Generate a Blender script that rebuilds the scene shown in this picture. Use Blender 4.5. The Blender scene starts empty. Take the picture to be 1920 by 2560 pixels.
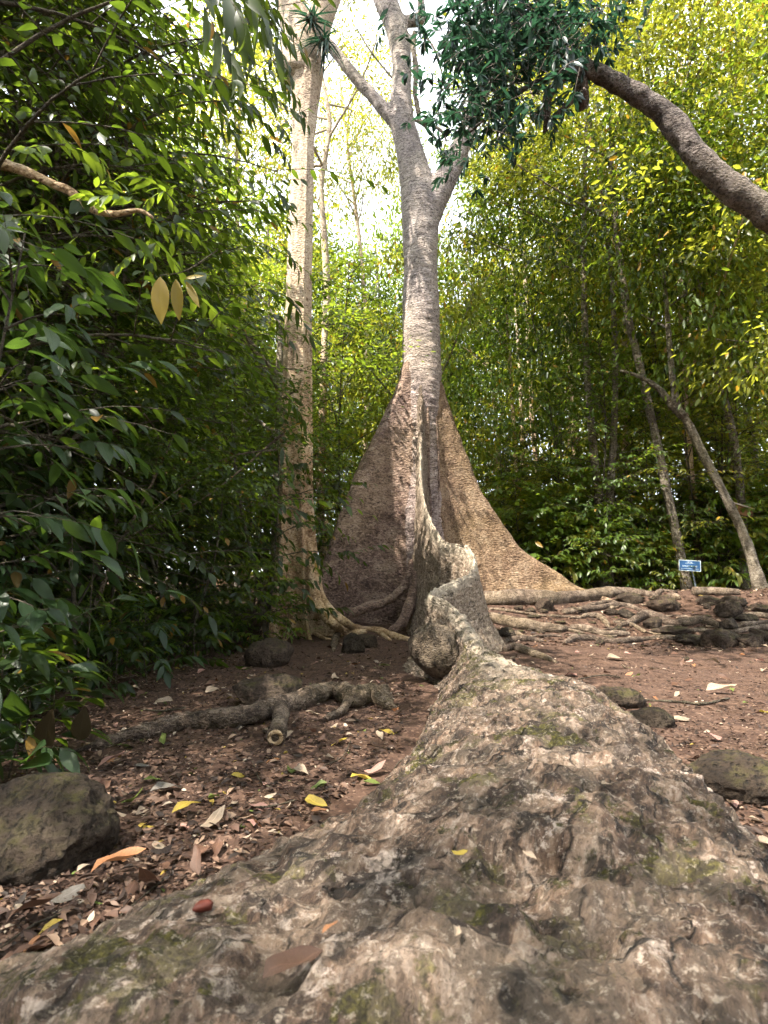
import bpy, math, random
import numpy as np
from mathutils import Vector, Matrix

SC = bpy.context.scene
COL = SC.collection
rnd = random.Random(11)
R = math.radians

# ------------------------------------------------------------------ camera model
FPX = 1525.0                      # focal length in photo pixels (photo 1920 x 2560)
PITCH = R(6.0)
CAMH = 0.9
K = 1920 / 1659.0                 # the coordinates below were read at 1659 x 2212
cp, sp = math.cos(PITCH), math.sin(PITCH)

def ray(dx, dy):
    r = (dx * K - 960) / FPX
    u = (1280 - dy * K) / FPX
    return np.array([r, cp - u * sp, sp + u * cp])

def P(dx, dy, Y):
    d = ray(dx, dy)
    return np.array([0, 0, CAMH]) + d * (Y / d[1])

def wpx(w, dx, dy, Y):
    """size in metres of w photo units at a place Y metres in front"""
    return w * K / FPX * Y / ray(dx, dy)[1]

# ------------------------------------------------------------------ numpy noise
_rs = np.random.RandomState(5)
_T = _rs.rand(65536)

def _h(x, y, z):
    return _T[((x * 73856093) ^ (y * 19349663) ^ (z * 83492791)) & 65535]

def vn(p):
    p = np.asarray(p, float)
    i = np.floor(p).astype(np.int64)
    f = p - i
    f = f * f * f * (f * (f * 6 - 15) + 10)
    x, y, z = i[:, 0], i[:, 1], i[:, 2]
    fx, fy, fz = f[:, 0], f[:, 1], f[:, 2]
    def L(a, b, t): return a + (b - a) * t
    a = L(L(_h(x, y, z), _h(x + 1, y, z), fx), L(_h(x, y + 1, z), _h(x + 1, y + 1, z), fx), fy)
    b = L(L(_h(x, y, z + 1), _h(x + 1, y, z + 1), fx), L(_h(x, y + 1, z + 1), _h(x + 1, y + 1, z + 1), fx), fy)
    return L(a, b, fz) * 2 - 1

def fbm(p, octaves=4, gain=0.5, lac=2.03):
    s = 0; a = 1.0; q = np.array(p, float)
    for k in range(octaves):
        s = s + a * vn(q + 17.3 * k)
        q = q * lac; a *= gain
    return s

def sm(a, b, x):
    t = np.clip((x - a) / (b - a), 0, 1)
    return t * t * (3 - 2 * t)

# ------------------------------------------------------------------ ground height
def gz(x, y, fine=True):
    x = np.atleast_1d(np.asarray(x, float)); y = np.atleast_1d(np.asarray(y, float))
    right = sm(0.6, 1.8, x)
    z = right * 0.64 * sm(8.0, 10.7, y) + (1 - right) * 0.22 * sm(8.6, 11.5, y)
    z = z + 0.015 * np.clip(y - 13, 0, 60)
    p = np.stack([x, y, np.zeros_like(x)], 1)
    z = z + 0.05 * vn(p * 0.5 + 3.1) * sm(0, 4, np.hypot(x, y)) * (1 + 1.2 * right * sm(7.6, 9, y))
    if fine:
        z = z + 0.014 * vn(p * 2.3) + 0.006 * vn(p * 7.1) + 0.0035 * vn(p * 21)
    return z

def g1(x, y):
    return float(gz([x], [y])[0])

def G(dx, dy):
    """the ground point seen at photo position dx, dy"""
    d = ray(dx, dy); o = np.array([0, 0, CAMH])
    t = 0.6; 
    while t < 60:
        p = o + d * t
        if p[2] <= g1(p[0], p[1]):
            lo, hi = t - 0.06, t
            for _ in range(14):
                m = (lo + hi) / 2; p = o + d * m
                if p[2] <= g1(p[0], p[1]): hi = m
                else: lo = m
            return o + d * hi
        t += 0.06
    return o + d * 14

# ------------------------------------------------------------------ mesh helpers
def mesh(name, V, F, smooth=True, uv=None, mat_idx=None):
    """F: list of integer arrays (n,3) or (n,4)"""
    me = bpy.data.meshes.new(name)
    V = np.asarray(V, np.float32)
    if not isinstance(F, (list, tuple)): F = [F]
    F = [np.asarray(f, np.int32) for f in F if len(f)]
    me.vertices.add(len(V)); me.vertices.foreach_set('co', V.ravel())
    loops = np.concatenate([f.ravel() for f in F])
    tot = np.concatenate([np.full(len(f), f.shape[1], np.int32) for f in F])
    st = np.concatenate([[0], np.cumsum(tot)[:-1]]).astype(np.int32)
    me.loops.add(len(loops)); me.loops.foreach_set('vertex_index', loops)
    me.polygons.add(len(tot)); me.polygons.foreach_set('loop_start', st); me.polygons.foreach_set('loop_total', tot)
    me.polygons.foreach_set('use_smooth', np.full(len(tot), smooth))
    if mat_idx is not None: me.polygons.foreach_set('material_index', np.asarray(mat_idx, np.int32))
    if uv is not None:
        l = me.uv_layers.new(name='UVMap')
        l.data.foreach_set('uv', np.asarray(uv, np.float32)[loops].ravel())
    me.update(calc_edges=True); me.validate()
    return me

class MB:
    def __init__(s): s.V = []; s.F3 = []; s.F4 = []; s.n = 0
    def add(s, V, F):
        V = np.asarray(V, float)
        if not isinstance(F, (list, tuple)): F = [F]
        for f in F:
            f = np.asarray(f)
            if len(f): (s.F3 if f.shape[1] == 3 else s.F4).append(f + s.n)
        s.V.append(V); s.n += len(V)
        return s
    def get(s):
        F = []
        if s.F4: F.append(np.concatenate(s.F4))
        if s.F3: F.append(np.concatenate(s.F3))
        return np.concatenate(s.V), F

def crom(P_, n):
    """Catmull-Rom resampling of rows to n samples"""
    P_ = np.asarray(P_, float)
    if len(P_) == 2:
        t = np.linspace(0, 1, n)[:, None]; return P_[0] * (1 - t) + P_[1] * t
    Q = np.vstack([2 * P_[0] - P_[1], P_, 2 * P_[-1] - P_[-2]])
    d = np.maximum(np.linalg.norm(np.diff(P_[:, :3], axis=0), axis=1), 1e-6)
    acc = np.concatenate([[0], np.cumsum(d)]); acc /= acc[-1]
    u = np.linspace(0, 1, n)
    k = np.clip(np.searchsorted(acc, u, side='right') - 1, 0, len(P_) - 2)
    t = ((u - acc[k]) / (acc[k + 1] - acc[k]))[:, None]
    a, b, c, e = Q[k], Q[k + 1], Q[k + 2], Q[k + 3]
    return 0.5 * ((2 * b) + (-a + c) * t + (2 * a - 5 * b + 4 * c - e) * t ** 2 + (-a + 3 * b - 3 * c + e) * t ** 3)

def tube(pts, rad, n=None, seg=10, bump=0.0, bscale=3.0, flat=1.0, cap=True):
    """a round limb through pts; bump roughens the radius"""
    pts = np.asarray(pts, float)
    rad = np.asarray(rad, float)
    if rad.ndim == 0: rad = np.full(len(pts), float(rad))
    if n is None: n = max(4, 3 * len(pts))
    Q = crom(np.hstack([pts, rad[:, None]]), n)
    C, r = Q[:, :3], np.maximum(Q[:, 3], 0.0008)
    T = np.gradient(C, axis=0); T /= np.maximum(np.linalg.norm(T, axis=1), 1e-9)[:, None]
    ref = np.array([0, 0, 1.0]) if abs(T[:, 2]).mean() < 0.8 else np.array([0, 1.0, 0])
    A = np.cross(T, ref); A /= np.maximum(np.linalg.norm(A, axis=1), 1e-9)[:, None]
    B = np.cross(A, T)
    th = np.linspace(0, 2 * math.pi, seg, endpoint=False)
    D = np.cos(th)[None, :, None] * A[:, None] + np.sin(th)[None, :, None] * B[:, None] * flat
    V = (C[:, None] + D * r[:, None, None]).reshape(-1, 3)
    if bump:
        d = D.reshape(-1, 3); rr = np.repeat(r, seg)
        V = V + d * (rr * bump * fbm(V * bscale / max(r.mean(), .01) * .12, 3))[:, None]
    i = np.arange(n - 1)[:, None] * seg; j = np.arange(seg)[None]; j2 = (j + 1) % seg
    F = np.stack([i + j, i + j2, i + seg + j2, i + seg + j], -1).reshape(-1, 4)
    Fs = [F]
    if cap:
        V = np.vstack([V, C[0] - T[0] * r[0] * .4, C[-1] + T[-1] * r[-1] * .4])
        a = n * seg; jj = np.arange(seg); j2 = (jj + 1) % seg
        Fs.append(np.stack([np.full(seg, a), j2, jj], 1))
        Fs.append(np.stack([np.full(seg, a + 1), (n - 1) * seg + jj, (n - 1) * seg + j2], 1))
    return V, Fs

def grid_faces(nr, nc, closed=False):
    i = np.arange(nr - 1)[:, None] * nc
    if closed: j = np.arange(nc)[None]; j2 = (j + 1) % nc
    else: j = np.arange(nc - 1)[None]; j2 = j + 1
    return np.stack([i + j, i + j2, i + nc + j2, i + nc + j], -1).reshape(-1, 4)

def vnormals(V, F):
    N = np.zeros_like(V)
    for f in F:
        a = V[f[:, 0]]; b = V[f[:, 1]]; c = V[f[:, 2]]; d = V[f[:, -1]]
        n = np.cross(b - a, c - a) if f.shape[1] == 3 else np.cross(c - a, d - b)
        for k in range(f.shape[1]): np.add.at(N, f[:, k], n)
    return N / np.maximum(np.linalg.norm(N, axis=1), 1e-12)[:, None]

# ------------------------------------------------------------------ object helpers
def tag(o, label=None, cat=None, group=None, kind=None):
    if label: o['label'] = label
    if cat: o['category'] = cat
    if group: o['group'] = group
    if kind: o['kind'] = kind
    return o

def thing(name, label, cat, loc, group=None):
    o = bpy.data.objects.new(name, None); COL.objects.link(o)
    o.location = loc; o.empty_display_size = 0.2
    return tag(o, label, cat, group)

def part(name, V, F, mat, parent=None, smooth=True, uv=None, origin=None, label=None):
    """V in world coordinates; stored relative to the parent's base (or to origin)"""
    base = np.zeros(3)
    if parent is not None:
        p = parent
        while p is not None: base = base + np.array(p.location); p = p.parent
    elif origin is not None: base = np.asarray(origin, float)
    me = mesh(name, np.asarray(V) - base, F, smooth, uv)
    me.materials.append(mat)
    o = bpy.data.objects.new(name, me); COL.objects.link(o)
    if parent is not None: o.parent = parent
    elif origin is not None: o.location = origin
    if label: o['label'] = label
    return o

def copy_tree(o, parent=None):
    c = o.copy(); COL.objects.link(c); c.parent = parent
    for ch in list(o.children): copy_tree(ch, c)
    return c

# ------------------------------------------------------------------ materials
class N:
    def __init__(s, name):
        s.m = bpy.data.materials.new(name); s.m.use_nodes = True
        s.t = s.m.node_tree; s.t.nodes.clear()
        s.out = s.t.nodes.new('ShaderNodeOutputMaterial')
    def n(s, kind, **kw):
        nd = s.t.nodes.new(kind)
        for k, v in kw.items():
            if k in nd.inputs.keys(): s.set(nd, k, v)
            else: setattr(nd, k, v)
        return nd
    def set(s, nd, k, v):
        if hasattr(v, 'bl_rna') and isinstance(v, bpy.types.NodeSocket): s.t.links.new(v, nd.inputs[k])
        else: nd.inputs[k].default_value = v
    def obj(s): return s.n('ShaderNodeTexCoord').outputs['Object']
    def mapping(s, vec, scale):
        nd = s.n('ShaderNodeMapping'); s.t.links.new(vec, nd.inputs['Vector']); nd.inputs['Scale'].default_value = scale
        return nd.outputs[0]
    def noise(s, vec, scale, detail=6, rough=0.6, dist=0.0):
        nd = s.n('ShaderNodeTexNoise'); s.t.links.new(vec, nd.inputs['Vector'])
        nd.inputs['Scale'].default_value = scale; nd.inputs['Detail'].default_value = detail
        nd.inputs['Roughness'].default_value = rough; nd.inputs['Distortion'].default_value = dist
        return nd.outputs['Fac']
    def voro(s, vec, scale, feature='F1', rand=1.0, out='Distance'):
        nd = s.n('ShaderNodeTexVoronoi'); nd.feature = feature; s.t.links.new(vec, nd.inputs['Vector'])
        nd.inputs['Scale'].default_value = scale; nd.inputs['Randomness'].default_value = rand
        return nd.outputs[out]
    def ramp(s, fac, stops, interp='LINEAR'):
        nd = s.n('ShaderNodeValToRGB'); s.t.links.new(fac, nd.inputs['Fac'])
        cr = nd.color_ramp; cr.interpolation = interp
        while len(cr.elements) < len(stops): cr.elements.new(0.5)
        for e, (p, c) in zip(cr.elements, stops):
            e.position = p; e.color = (c, c, c, 1) if isinstance(c, (int, float)) else (*c, 1)
        return nd.outputs['Color']
    def mix(s, fac, a, b, blend='MIX'):
        nd = s.n('ShaderNodeMix'); nd.data_type = 'RGBA'; nd.blend_type = blend
        for i, v in ((0, fac), (6, a), (7, b)):
            if isinstance(v, bpy.types.NodeSocket): s.t.links.new(v, nd.inputs[i])
            elif i == 0: nd.inputs[0].default_value = v
            else: nd.inputs[i].default_value = (*v, 1)
        return nd.outputs[2]
    def math(s, op, a, b=0.0):
        nd = s.n('ShaderNodeMath'); nd.operation = op
        for i, v in ((0, a), (1, b)):
            if isinstance(v, bpy.types.NodeSocket): s.t.links.new(v, nd.inputs[i])
            else: nd.inputs[i].default_value = v
        return nd.outputs[0]
    def bump(s, h, strength, dist, normal=None):
        nd = s.n('ShaderNodeBump'); s.t.links.new(h, nd.inputs['Height'])
        nd.inputs['Strength'].default_value = strength; nd.inputs['Distance'].default_value = dist
        if normal is not None: s.t.links.new(normal, nd.inputs['Normal'])
        return nd.outputs[0]
    def principled(s, color, rough=0.8, normal=None, spec=0.3):
        b = s.n('ShaderNodeBsdfPrincipled')
        s.set(b, 'Base Color', color if isinstance(color, bpy.types.NodeSocket) else (*color, 1))
        s.set(b, 'Roughness', rough); s.set(b, 'Specular IOR Level', spec)
        if normal is not None: s.t.links.new(normal, b.inputs['Normal'])
        return b
    def finish(s, bsdf):
        s.t.links.new(bsdf.outputs[0], s.out.inputs['Surface']); return s.m

def sepz(m, vec):
    return m.t.nodes.new('ShaderNodeSeparateXYZ'), vec

def m_ground():
    m = N('earth'); o = m.obj()
    a = m.noise(o, 1.3, 6, .6); b = m.noise(o, 9, 8, .7); c = m.noise(o, 60, 4, .7)
    col = m.ramp(b, [(.34, (.018, .009, .0065)), (.5, (.054, .030, .020)), (.66, (.100, .060, .042))])
    col = m.mix(m.ramp(a, [(.38, 0.0), (.68, .7)]), col, (.068, .041, .032))
    fl = m.voro(o, 75, out='Color')
    flh = m.n('ShaderNodeSeparateColor'); m.t.links.new(fl, flh.inputs[0])
    col = m.mix(m.ramp(flh.outputs[0], [(.80, 0.0), (.86, .75)], 'CONSTANT'), col, (.13, .082, .06))
    col = m.mix(m.ramp(flh.outputs[1], [(.86, 0.0), (.9, .7)], 'CONSTANT'), col, (.022, .013, .010))
    h = m.math('ADD', m.math('MULTIPLY', b, .5), m.math('MULTIPLY', c, .35))
    h = m.math('ADD', h, m.math('MULTIPLY', flh.outputs[2], .2))
    return m.finish(m.principled(col, .92, m.bump(h, .9, .018), .15))

def m_root():
    m = N('root_bark'); o = m.obj()
    q = m.noise(o, 2.2, 3, .5)
    fa = m.n('ShaderNodeAttribute'); fa.attribute_name = 'flow'; fv = fa.outputs['Vector']
    a = m.noise(m.mapping(fv, (5, 9, 1)), 1.0, 10, .68, .12); b = m.noise(m.mapping(fv, (19, 33, 1)), 1.0, 8, .74, .1); d = m.noise(o, 95, 4, .7)
    f = m.math('ADD', m.math('MULTIPLY', a, .55), m.math('MULTIPLY', b, .45))
    col = m.ramp(f, [(.38, (.014, .009, .007)), (.45, (.056, .034, .024)), (.50, (.165, .104, .070)), (.55, (.31, .212, .152)), (.615, (.60, .47, .385))])
    col = m.mix(m.ramp(q, [(.35, 0.0), (.65, .55)]), col, m.mix(.5, col, (.175, .11, .08)))
    # pale crust lichen patches
    li = m.noise(m.mapping(o, (1, 1, 1.6)), 5.3, 9, .78, .15)
    col = m.mix(m.ramp(li, [(.575, 0.0), (.595, .8)]), col, (.62, .50, .43))
    # dark brown mottling driven by noise
    gs = m.noise(m.mapping(fv, (2.8, 5.0, 1)), 1.0, 9, .74, .1)
    col = m.mix(m.ramp(gs, [(.505, 0.0), (.565, .85)]), col, (.046, .031, .024))
    g2 = m.noise(m.mapping(fv, (8, 13, 1)), 1.0, 8, .76, .1)
    col = m.mix(m.ramp(g2, [(.42, .88), (.485, 0.0)]), col, (.026, .018, .014))
    col = m.mix(m.ramp(g2, [(.55, 0.0), (.62, .55)]), col, (.34, .265, .22))
    # moss in cushions on what faces up
    geo = m.n('ShaderNodeNewGeometry'); sx = m.n('ShaderNodeSeparateXYZ'); m.t.links.new(geo.outputs['Normal'], sx.inputs[0])
    ms = m.noise(o, 3.4, 8, .7, .3)
    mt = m.math('ADD', ms, m.math('MULTIPLY', m.math('SUBTRACT', b, .5), .35))
    so = m.n('ShaderNodeSeparateXYZ'); m.t.links.new(o, so.inputs[0])
    far = m.ramp(m.math('ADD', m.math('MULTIPLY', so.outputs[1], .1), 1.0), [(.42, 0.0), (.56, 1.0)])
    near_ = m.math('SUBTRACT', 1.0, far)
    smooth = m.ramp(b, [(.38, (.095, .063, .042)), (.5, (.26, .195, .14)), (.62, (.43, .345, .265))])
    col = m.mix(m.math('MULTIPLY', far, .75), col, smooth)
    wa = m.n('ShaderNodeAttribute'); wa.attribute_name = 'crest_light'  # sky light on the crest, painted pale along the ridge
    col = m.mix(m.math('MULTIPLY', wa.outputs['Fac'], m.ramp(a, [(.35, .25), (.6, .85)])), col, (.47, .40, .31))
    mt = m.math('SUBTRACT', mt, m.math('MULTIPLY', far, .12))
    mask = m.ramp(mt, [(.54, 0.0), (.57, .94)])
    moss = m.ramp(d, [(.35, (.012, .011, .003)), (.5, (.052, .046, .008)), (.68, (.14, .122, .020))])
    col = m.mix(mask, col, moss)
    wv = m.n('ShaderNodeVectorMath'); wv.operation = 'MULTIPLY_ADD'
    wn = m.n('ShaderNodeTexNoise'); m.t.links.new(o, wn.inputs['Vector']); wn.inputs['Scale'].default_value = 9; wn.inputs['Detail'].default_value = 5
    m.t.links.new(wn.outputs['Color'], wv.inputs[0]); wv.inputs[1].default_value = (.16, .16, .16); m.t.links.new(fv, wv.inputs[2])
    cr = m.voro(m.mapping(wv.outputs[0], (4.5, 9, 1)), 1.0, 'DISTANCE_TO_EDGE')
    crk0 = m.ramp(cr, [(.0, 0.0), (.035, 1.0)])
    crk = m.math('MAXIMUM', crk0, m.ramp(m.noise(o, 5, 4, .6), [(.46, 1.0), (.56, 0.0)]))
    col = m.mix(crk, (.020, .014, .011), col)  # dark cracks, with their shade painted into the colour
    pc = m.n('ShaderNodeSeparateColor'); m.t.links.new(m.voro(m.mapping(wv.outputs[0], (9, 17, 1)), 1.0, 'F1', 1.0, 'Color'), pc.inputs[0])
    col = m.mix(m.math('MULTIPLY', m.ramp(pc.outputs[0], [(.55, 0.0), (.62, .5)]), near_), col, m.mix(.5, col, (.36, .27, .20)))
    col = m.mix(m.math('MULTIPLY', m.ramp(pc.outputs[1], [(.66, 0.0), (.72, .6)]), near_), col, m.mix(.6, col, (.028, .020, .017)))
    hv = m.voro(m.mapping(wv.outputs[0], (11, 15, 1)), 1.0)
    hole = m.math('MULTIPLY', m.ramp(hv, [(.13, 1.0), (.24, 0.0)]), m.ramp(m.noise(o, 4, 3, .5), [(.47, 0.0), (.54, 1.0)]))
    hole = m.math('MULTIPLY', hole, near_)
    col = m.mix(m.math('MULTIPLY', hole, .85), col, (.014, .010, .008))
    fl = m.noise(o, 58, 6, .78, .1)
    col = m.mix(m.ramp(fl, [(.38, .6), (.46, 0.0)]), col, (.018, .013, .010))
    col = m.mix(m.ramp(fl, [(.55, 0.0), (.62, .45)]), col, (.60, .50, .41))
    h = m.math('ADD', m.math('MULTIPLY', a, 1.0), m.math('MULTIPLY', b, .7))
    h = m.math('ADD', h, m.math('MULTIPLY', d, .2))
    h = m.math('ADD', h, m.math('MULTIPLY', fl, .28))
    h = m.math('ADD', h, m.math('MULTIPLY', g2, .9))
    h = m.math('ADD', h, m.math('MULTIPLY', mask, .12))
    h = m.math('ADD', h, m.math('MULTIPLY', crk, .5))
    h = m.math('SUBTRACT', h, m.math('MULTIPLY', hole, 1.6))
    h = m.math('ADD', h, m.math('MULTIPLY', m.math('MULTIPLY', pc.outputs[2], near_), .35))
    return m.finish(m.principled(col, .86, m.bump(h, 1.0, .042), .25))

def m_bark(name, dark, mid, light, zs=5.0, hi=None, scale=1.0, wr=1.0, lich=.35):
    """smooth tropical bark with rings round the stem"""
    m = N(name); o = m.obj()
    st = m.mapping(o, (1, 1, zs))
    a = m.noise(o, 3.0 * scale, 8, .65, .3); b = m.noise(st, 6.0 * scale, 8, .7, .8); c = m.noise(o, 45 * scale, 5, .7)
    v = m.voro(m.mapping(o, (1, 1, 1.8)), 24 * scale, 'F1')
    f = m.math('ADD', m.math('MULTIPLY', a, .45), m.math('MULTIPLY', b, .55))
    col = m.ramp(f, [(.39, dark), (.5, mid), (.60, light)])
    if hi is not None:
        sx = m.n('ShaderNodeSeparateXYZ'); m.t.links.new(o, sx.inputs[0])
        z = m.math('MULTIPLY', sx.outputs[2], .1)
        col = m.mix(m.ramp(z, [(.32, 0.0), (.62, .75)]), col, m.mix(.55, col, hi))
    lf = m.noise(o, .75, 3, .5)
    col = m.mix(m.ramp(lf, [(.46, 0.0), (.62, .42)]), col, m.mix(.5, col, (light[0] * .9, light[1] * .92, light[2] * .55)))
    col = m.mix(m.ramp(lf, [(.36, .55), (.48, 0.0)]), col, m.mix(.55, col, tuple(x * 1.1 for x in dark)))
    li = m.noise(o, 11 * scale, 8, .8, .5)
    col = m.mix(m.ramp(li, [(.60, 0.0), (.66, lich)]), col, (.46, .42, .36))
    dk = m.noise(m.mapping(o, (1, 1, zs * 1.6)), 9 * scale, 5, .7)
    col = m.mix(m.ramp(dk, [(.37, .85 * wr), (.46, 0.0)]), col, dark)
    fk = m.noise(m.mapping(o, (1, 1, 1.7)), 26 * scale, 5, .75, .6)
    col = m.mix(m.ramp(fk, [(.40, .8), (.47, 0.0)]), col, tuple(x * .6 for x in dark))
    col = m.mix(m.ramp(fk, [(.56, 0.0), (.63, .5)]), col, tuple(min(1, x * 1.35) for x in light))
    h = m.math('ADD', m.math('MULTIPLY', b, 1.0 * wr), m.math('MULTIPLY', c, .22))
    h = m.math('ADD', h, m.math('MULTIPLY', v, .25))
    h = m.math('ADD', h, m.math('MULTIPLY', fk, .3))
    return m.finish(m.principled(col, .82, m.bump(h, 1.0, .06), .25))

def m_rock():
    m = N('vesicular_rock'); o = m.obj()
    oi = m.n('ShaderNodeObjectInfo')
    a = m.noise(o, 5, 8, .65); b = m.noise(o, 40, 6, .7)
    v = m.voro(o, 30, 'F1')
    pit = m.ramp(m.math('ADD', v, m.math('MULTIPLY', m.math('SUBTRACT', b, .5), .5)), [(.10, 0.0), (.30, 1.0)])
    col = m.ramp(a, [(.36, (.012, .009, .007)), (.52, (.034, .025, .018)), (.66, (.075, .058, .043))])
    col = m.mix(m.math('MULTIPLY', oi.outputs['Random'], .5), col, m.mix(.5, col, (.14, .085, .06)))
    geo = m.n('ShaderNodeNewGeometry'); sx = m.n('ShaderNodeSeparateXYZ'); m.t.links.new(geo.outputs['Normal'], sx.inputs[0])
    up = m.math('MULTIPLY', m.ramp(sx.outputs[2], [(.45, 0.0), (.9, 1.0)]), m.ramp(m.noise(o, 6, 6, .7), [(.45, 0.0), (.58, .7)]))
    col = m.mix(up, col, (.048, .044, .010))
    col = m.mix(m.ramp(b, [(.42, .7), (.5, 0.0)]), col, (.012, .009, .007))
    h = m.math('ADD', m.math('MULTIPLY', pit, .6), m.math('MULTIPLY', b, .8))
    h = m.math('ADD', h, m.math('MULTIPLY', a, .5))
    return m.finish(m.principled(col, .9, m.bump(h, 1.0, .035), .2))

def m_leaf(name, dark, light, trans, tfac=.5, spec=.45, rough=.38, objvar=.35, odd=None, veins=False, oddamt=.04):
    m = N(name)
    geo = m.n('ShaderNodeNewGeometry'); oi = m.n('ShaderNodeObjectInfo')
    rpi = geo.outputs['Random Per Island']
    col = m.mix(rpi, dark, light)
    tcol = m.mix(rpi, tuple(c * .65 for c in trans), tuple(min(1, c * 1.25) for c in trans))
    # trees differ from one another in how yellow they are
    col = m.mix(m.math('MULTIPLY', oi.outputs['Random'], objvar), col, m.mix(.5, col, (light[0] * 1.7, light[1] * 1.1, light[2] * .6)))
    tcol = m.mix(m.math('MULTIPLY', oi.outputs['Random'], objvar), tcol, (trans[0] * 1.35, trans[1] * 1.0, trans[2] * .6))
    if odd:
        k = m.math('FRACT', m.math('MULTIPLY', rpi, 37.7))
        sel = m.ramp(k, [(0, 1.0), (oddamt, 0.0)], 'CONSTANT')
        col = m.mix(sel, col, odd); tcol = m.mix(sel, tcol, tuple(min(1, c * 1.6) for c in odd))
    normal = None
    if veins:
        uvn = m.n('ShaderNodeTexCoord').outputs['UV']
        sx = m.n('ShaderNodeSeparateXYZ'); m.t.links.new(uvn, sx.inputs[0])
        ab = m.math('ABSOLUTE', m.math('SUBTRACT', sx.outputs[1], .5))
        rib = m.ramp(ab, [(0, 1.0), (.05, 0.0)])
        ph = m.math('SUBTRACT', m.math('MULTIPLY', sx.outputs[0], 75.0), m.math('MULTIPLY', ab, 55.0))
        sv = m.math('SINE', ph)
        vein = m.math('MAXIMUM', rib, m.ramp(sv, [(.86, 0.0), (.98, .5)]))
        col = m.mix(m.math('MULTIPLY', vein, .45), col, tuple(min(1, c * 1.7 + .008) for c in light))
        tcol = m.mix(m.math('MULTIPLY', vein, .4), tcol, tuple(c * .45 for c in trans))
        normal = m.bump(m.math('MULTIPLY', vein, -1.0), .25, .004)
    b = m.principled(col, rough, normal, spec)
    tr = m.n('ShaderNodeBsdfTranslucent'); m.set(tr, 'Color', tcol)
    mx = m.n('ShaderNodeMixShader'); mx.inputs[0].default_value = tfac
    m.t.links.new(b.outputs[0], mx.inputs[1]); m.t.links.new(tr.outputs[0], mx.inputs[2])
    return m.finish(mx)

def m_plain(name, col, rough=.6, spec=.3, bump=0, bs=40):
    m = N(name); nrm = None
    o = m.obj(); a = m.noise(o, bs, 5, .65)
    c = m.mix(m.ramp(a, [(.3, 0.0), (.7, 1.0)]), tuple(x * .72 for x in col), tuple(min(1, x * 1.2) for x in col))
    if bump: nrm = m.bump(a, .6, bump)
    return m.finish(m.principled(c, rough, nrm, spec))

M = {}
M['earth'] = m_ground()
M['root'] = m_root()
M['bark'] = m_bark('grey_ringed_bark', (.065, .045, .043), (.29, .215, .192), (.48, .395, .355), 3.0, (.50, .46, .45))
M['fin'] = m_bark('brown_buttress_bark', (.055, .033, .028), (.205, .134, .105), (.33, .24, .19), 1.6, None, .9, .7, .28)
M['fin_tan'] = m_bark('tan_buttress_bark', (.060, .033, .020), (.190, .120, .075), (.29, .205, .138), .5, None, .9, .6, .28)
M['pale'] = m_bark('pale_mottled_bark', (.15, .075, .034), (.43, .285, .165), (.58, .44, .31), .45, (.62, .56, .50), 1.0, .35, .4)  # warm light on the lower trunk is put into this bark colour
M['ring'] = m_bark('dark_ringed_bark', (.035, .027, .026), (.135, .105, .095), (.24, .20, .185), 1.0, None, 1.2, 1.0, .3)
M['dim'] = m_bark('mossy_slim_bark', (.055, .042, .032), (.165, .132, .10), (.33, .285, .23), 2.0, None, 1.6, .7, .4)
M['stem'] = m_bark('brown_twig_bark', (.030, .024, .017), (.085, .066, .046), (.15, .125, .09), 1.0, None, 3.0, .5, .2)
M['surf'] = m_bark('weathered_root_bark', (.032, .021, .015), (.115, .079, .058), (.25, .19, .145), .9, None, 2.0, .7, .4)
M['rock'] = m_rock()
M['leaf_dark'] = m_leaf('deep_green_leaf', (.006, .015, .005), (.018, .034, .008), (.12, .19, .014), .42, .32, .42, .3, (.16, .09, .015), False, .012)
M['leaf_mid'] = m_leaf('mid_green_leaf', (.016, .040, .010), (.065, .112, .018), (.28, .40, .03), .48, .4, .4, .3, (.24, .14, .02), False, .012)
M['leaf_sun'] = m_leaf('sunny_yellow_leaf', (.040, .065, .010), (.095, .125, .018), (.46, .49, .045), .56, .35, .42, .25, (.34, .18, .02), False, .02)
M['leaf_yel'] = m_leaf('yellow_green_leaf', (.022, .046, .010), (.105, .122, .020), (.40, .43, .04), .56, .35, .42, .4, (.34, .20, .02), False, .02)
M['leaf_blue'] = m_leaf('blue_green_leaf', (.005, .018, .017), (.012, .034, .026), (.03, .09, .045), .35, .45, .36, .2)
M['leaf_old'] = m_leaf('brown_old_leaf', (.035, .027, .014), (.05, .037, .02), (.05, .035, .012), .2, .3, .5, .3, None, True)
M['leaf_near'] = m_leaf('broad_glossy_leaf', (.008, .022, .009), (.022, .045, .014), (.08, .15, .018), .35, .38, .38, .3, (.10, .060, .018), True, .02)
M['leaf_lime'] = m_leaf('fresh_lime_leaf', (.06, .14, .02), (.13, .24, .03), (.32, .50, .04), .5, .5, .3, .3, None, True)
M['leaf_gold'] = m_leaf('golden_old_leaf', (.14, .105, .004), (.19, .14, .006), (.40, .30, .012), .45, .4, .4, .3, None, True)

# ------------------------------------------------------------------ leaves
def leaf_tpl(n=4, w=.36, curl=.18, fold=.22, sharp=.85):
    """a leaf 1 long along x: 3 verts per station"""
    V = []; UV = []
    for k in range(n + 1):
        t = k / n
        ww = w * .5 * math.sin(math.pi * min(1, max(0, t)) ** sharp) ** .85 if 0 < t < 1 else .006
        z = -curl * t * t
        V += [(t, ww, z + fold * ww), (t, 0, z), (t, -ww, z + fold * ww)]
        UV += [(t, 1), (t, .5), (t, 0)]
    F = []
    for k in range(n):
        a = 3 * k; b = a + 3
        F += [(a, a + 1, b + 1, b), (a + 1, a + 2, b + 2, b + 1)]
    return np.array(V), np.array(F), np.array(UV)

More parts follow.
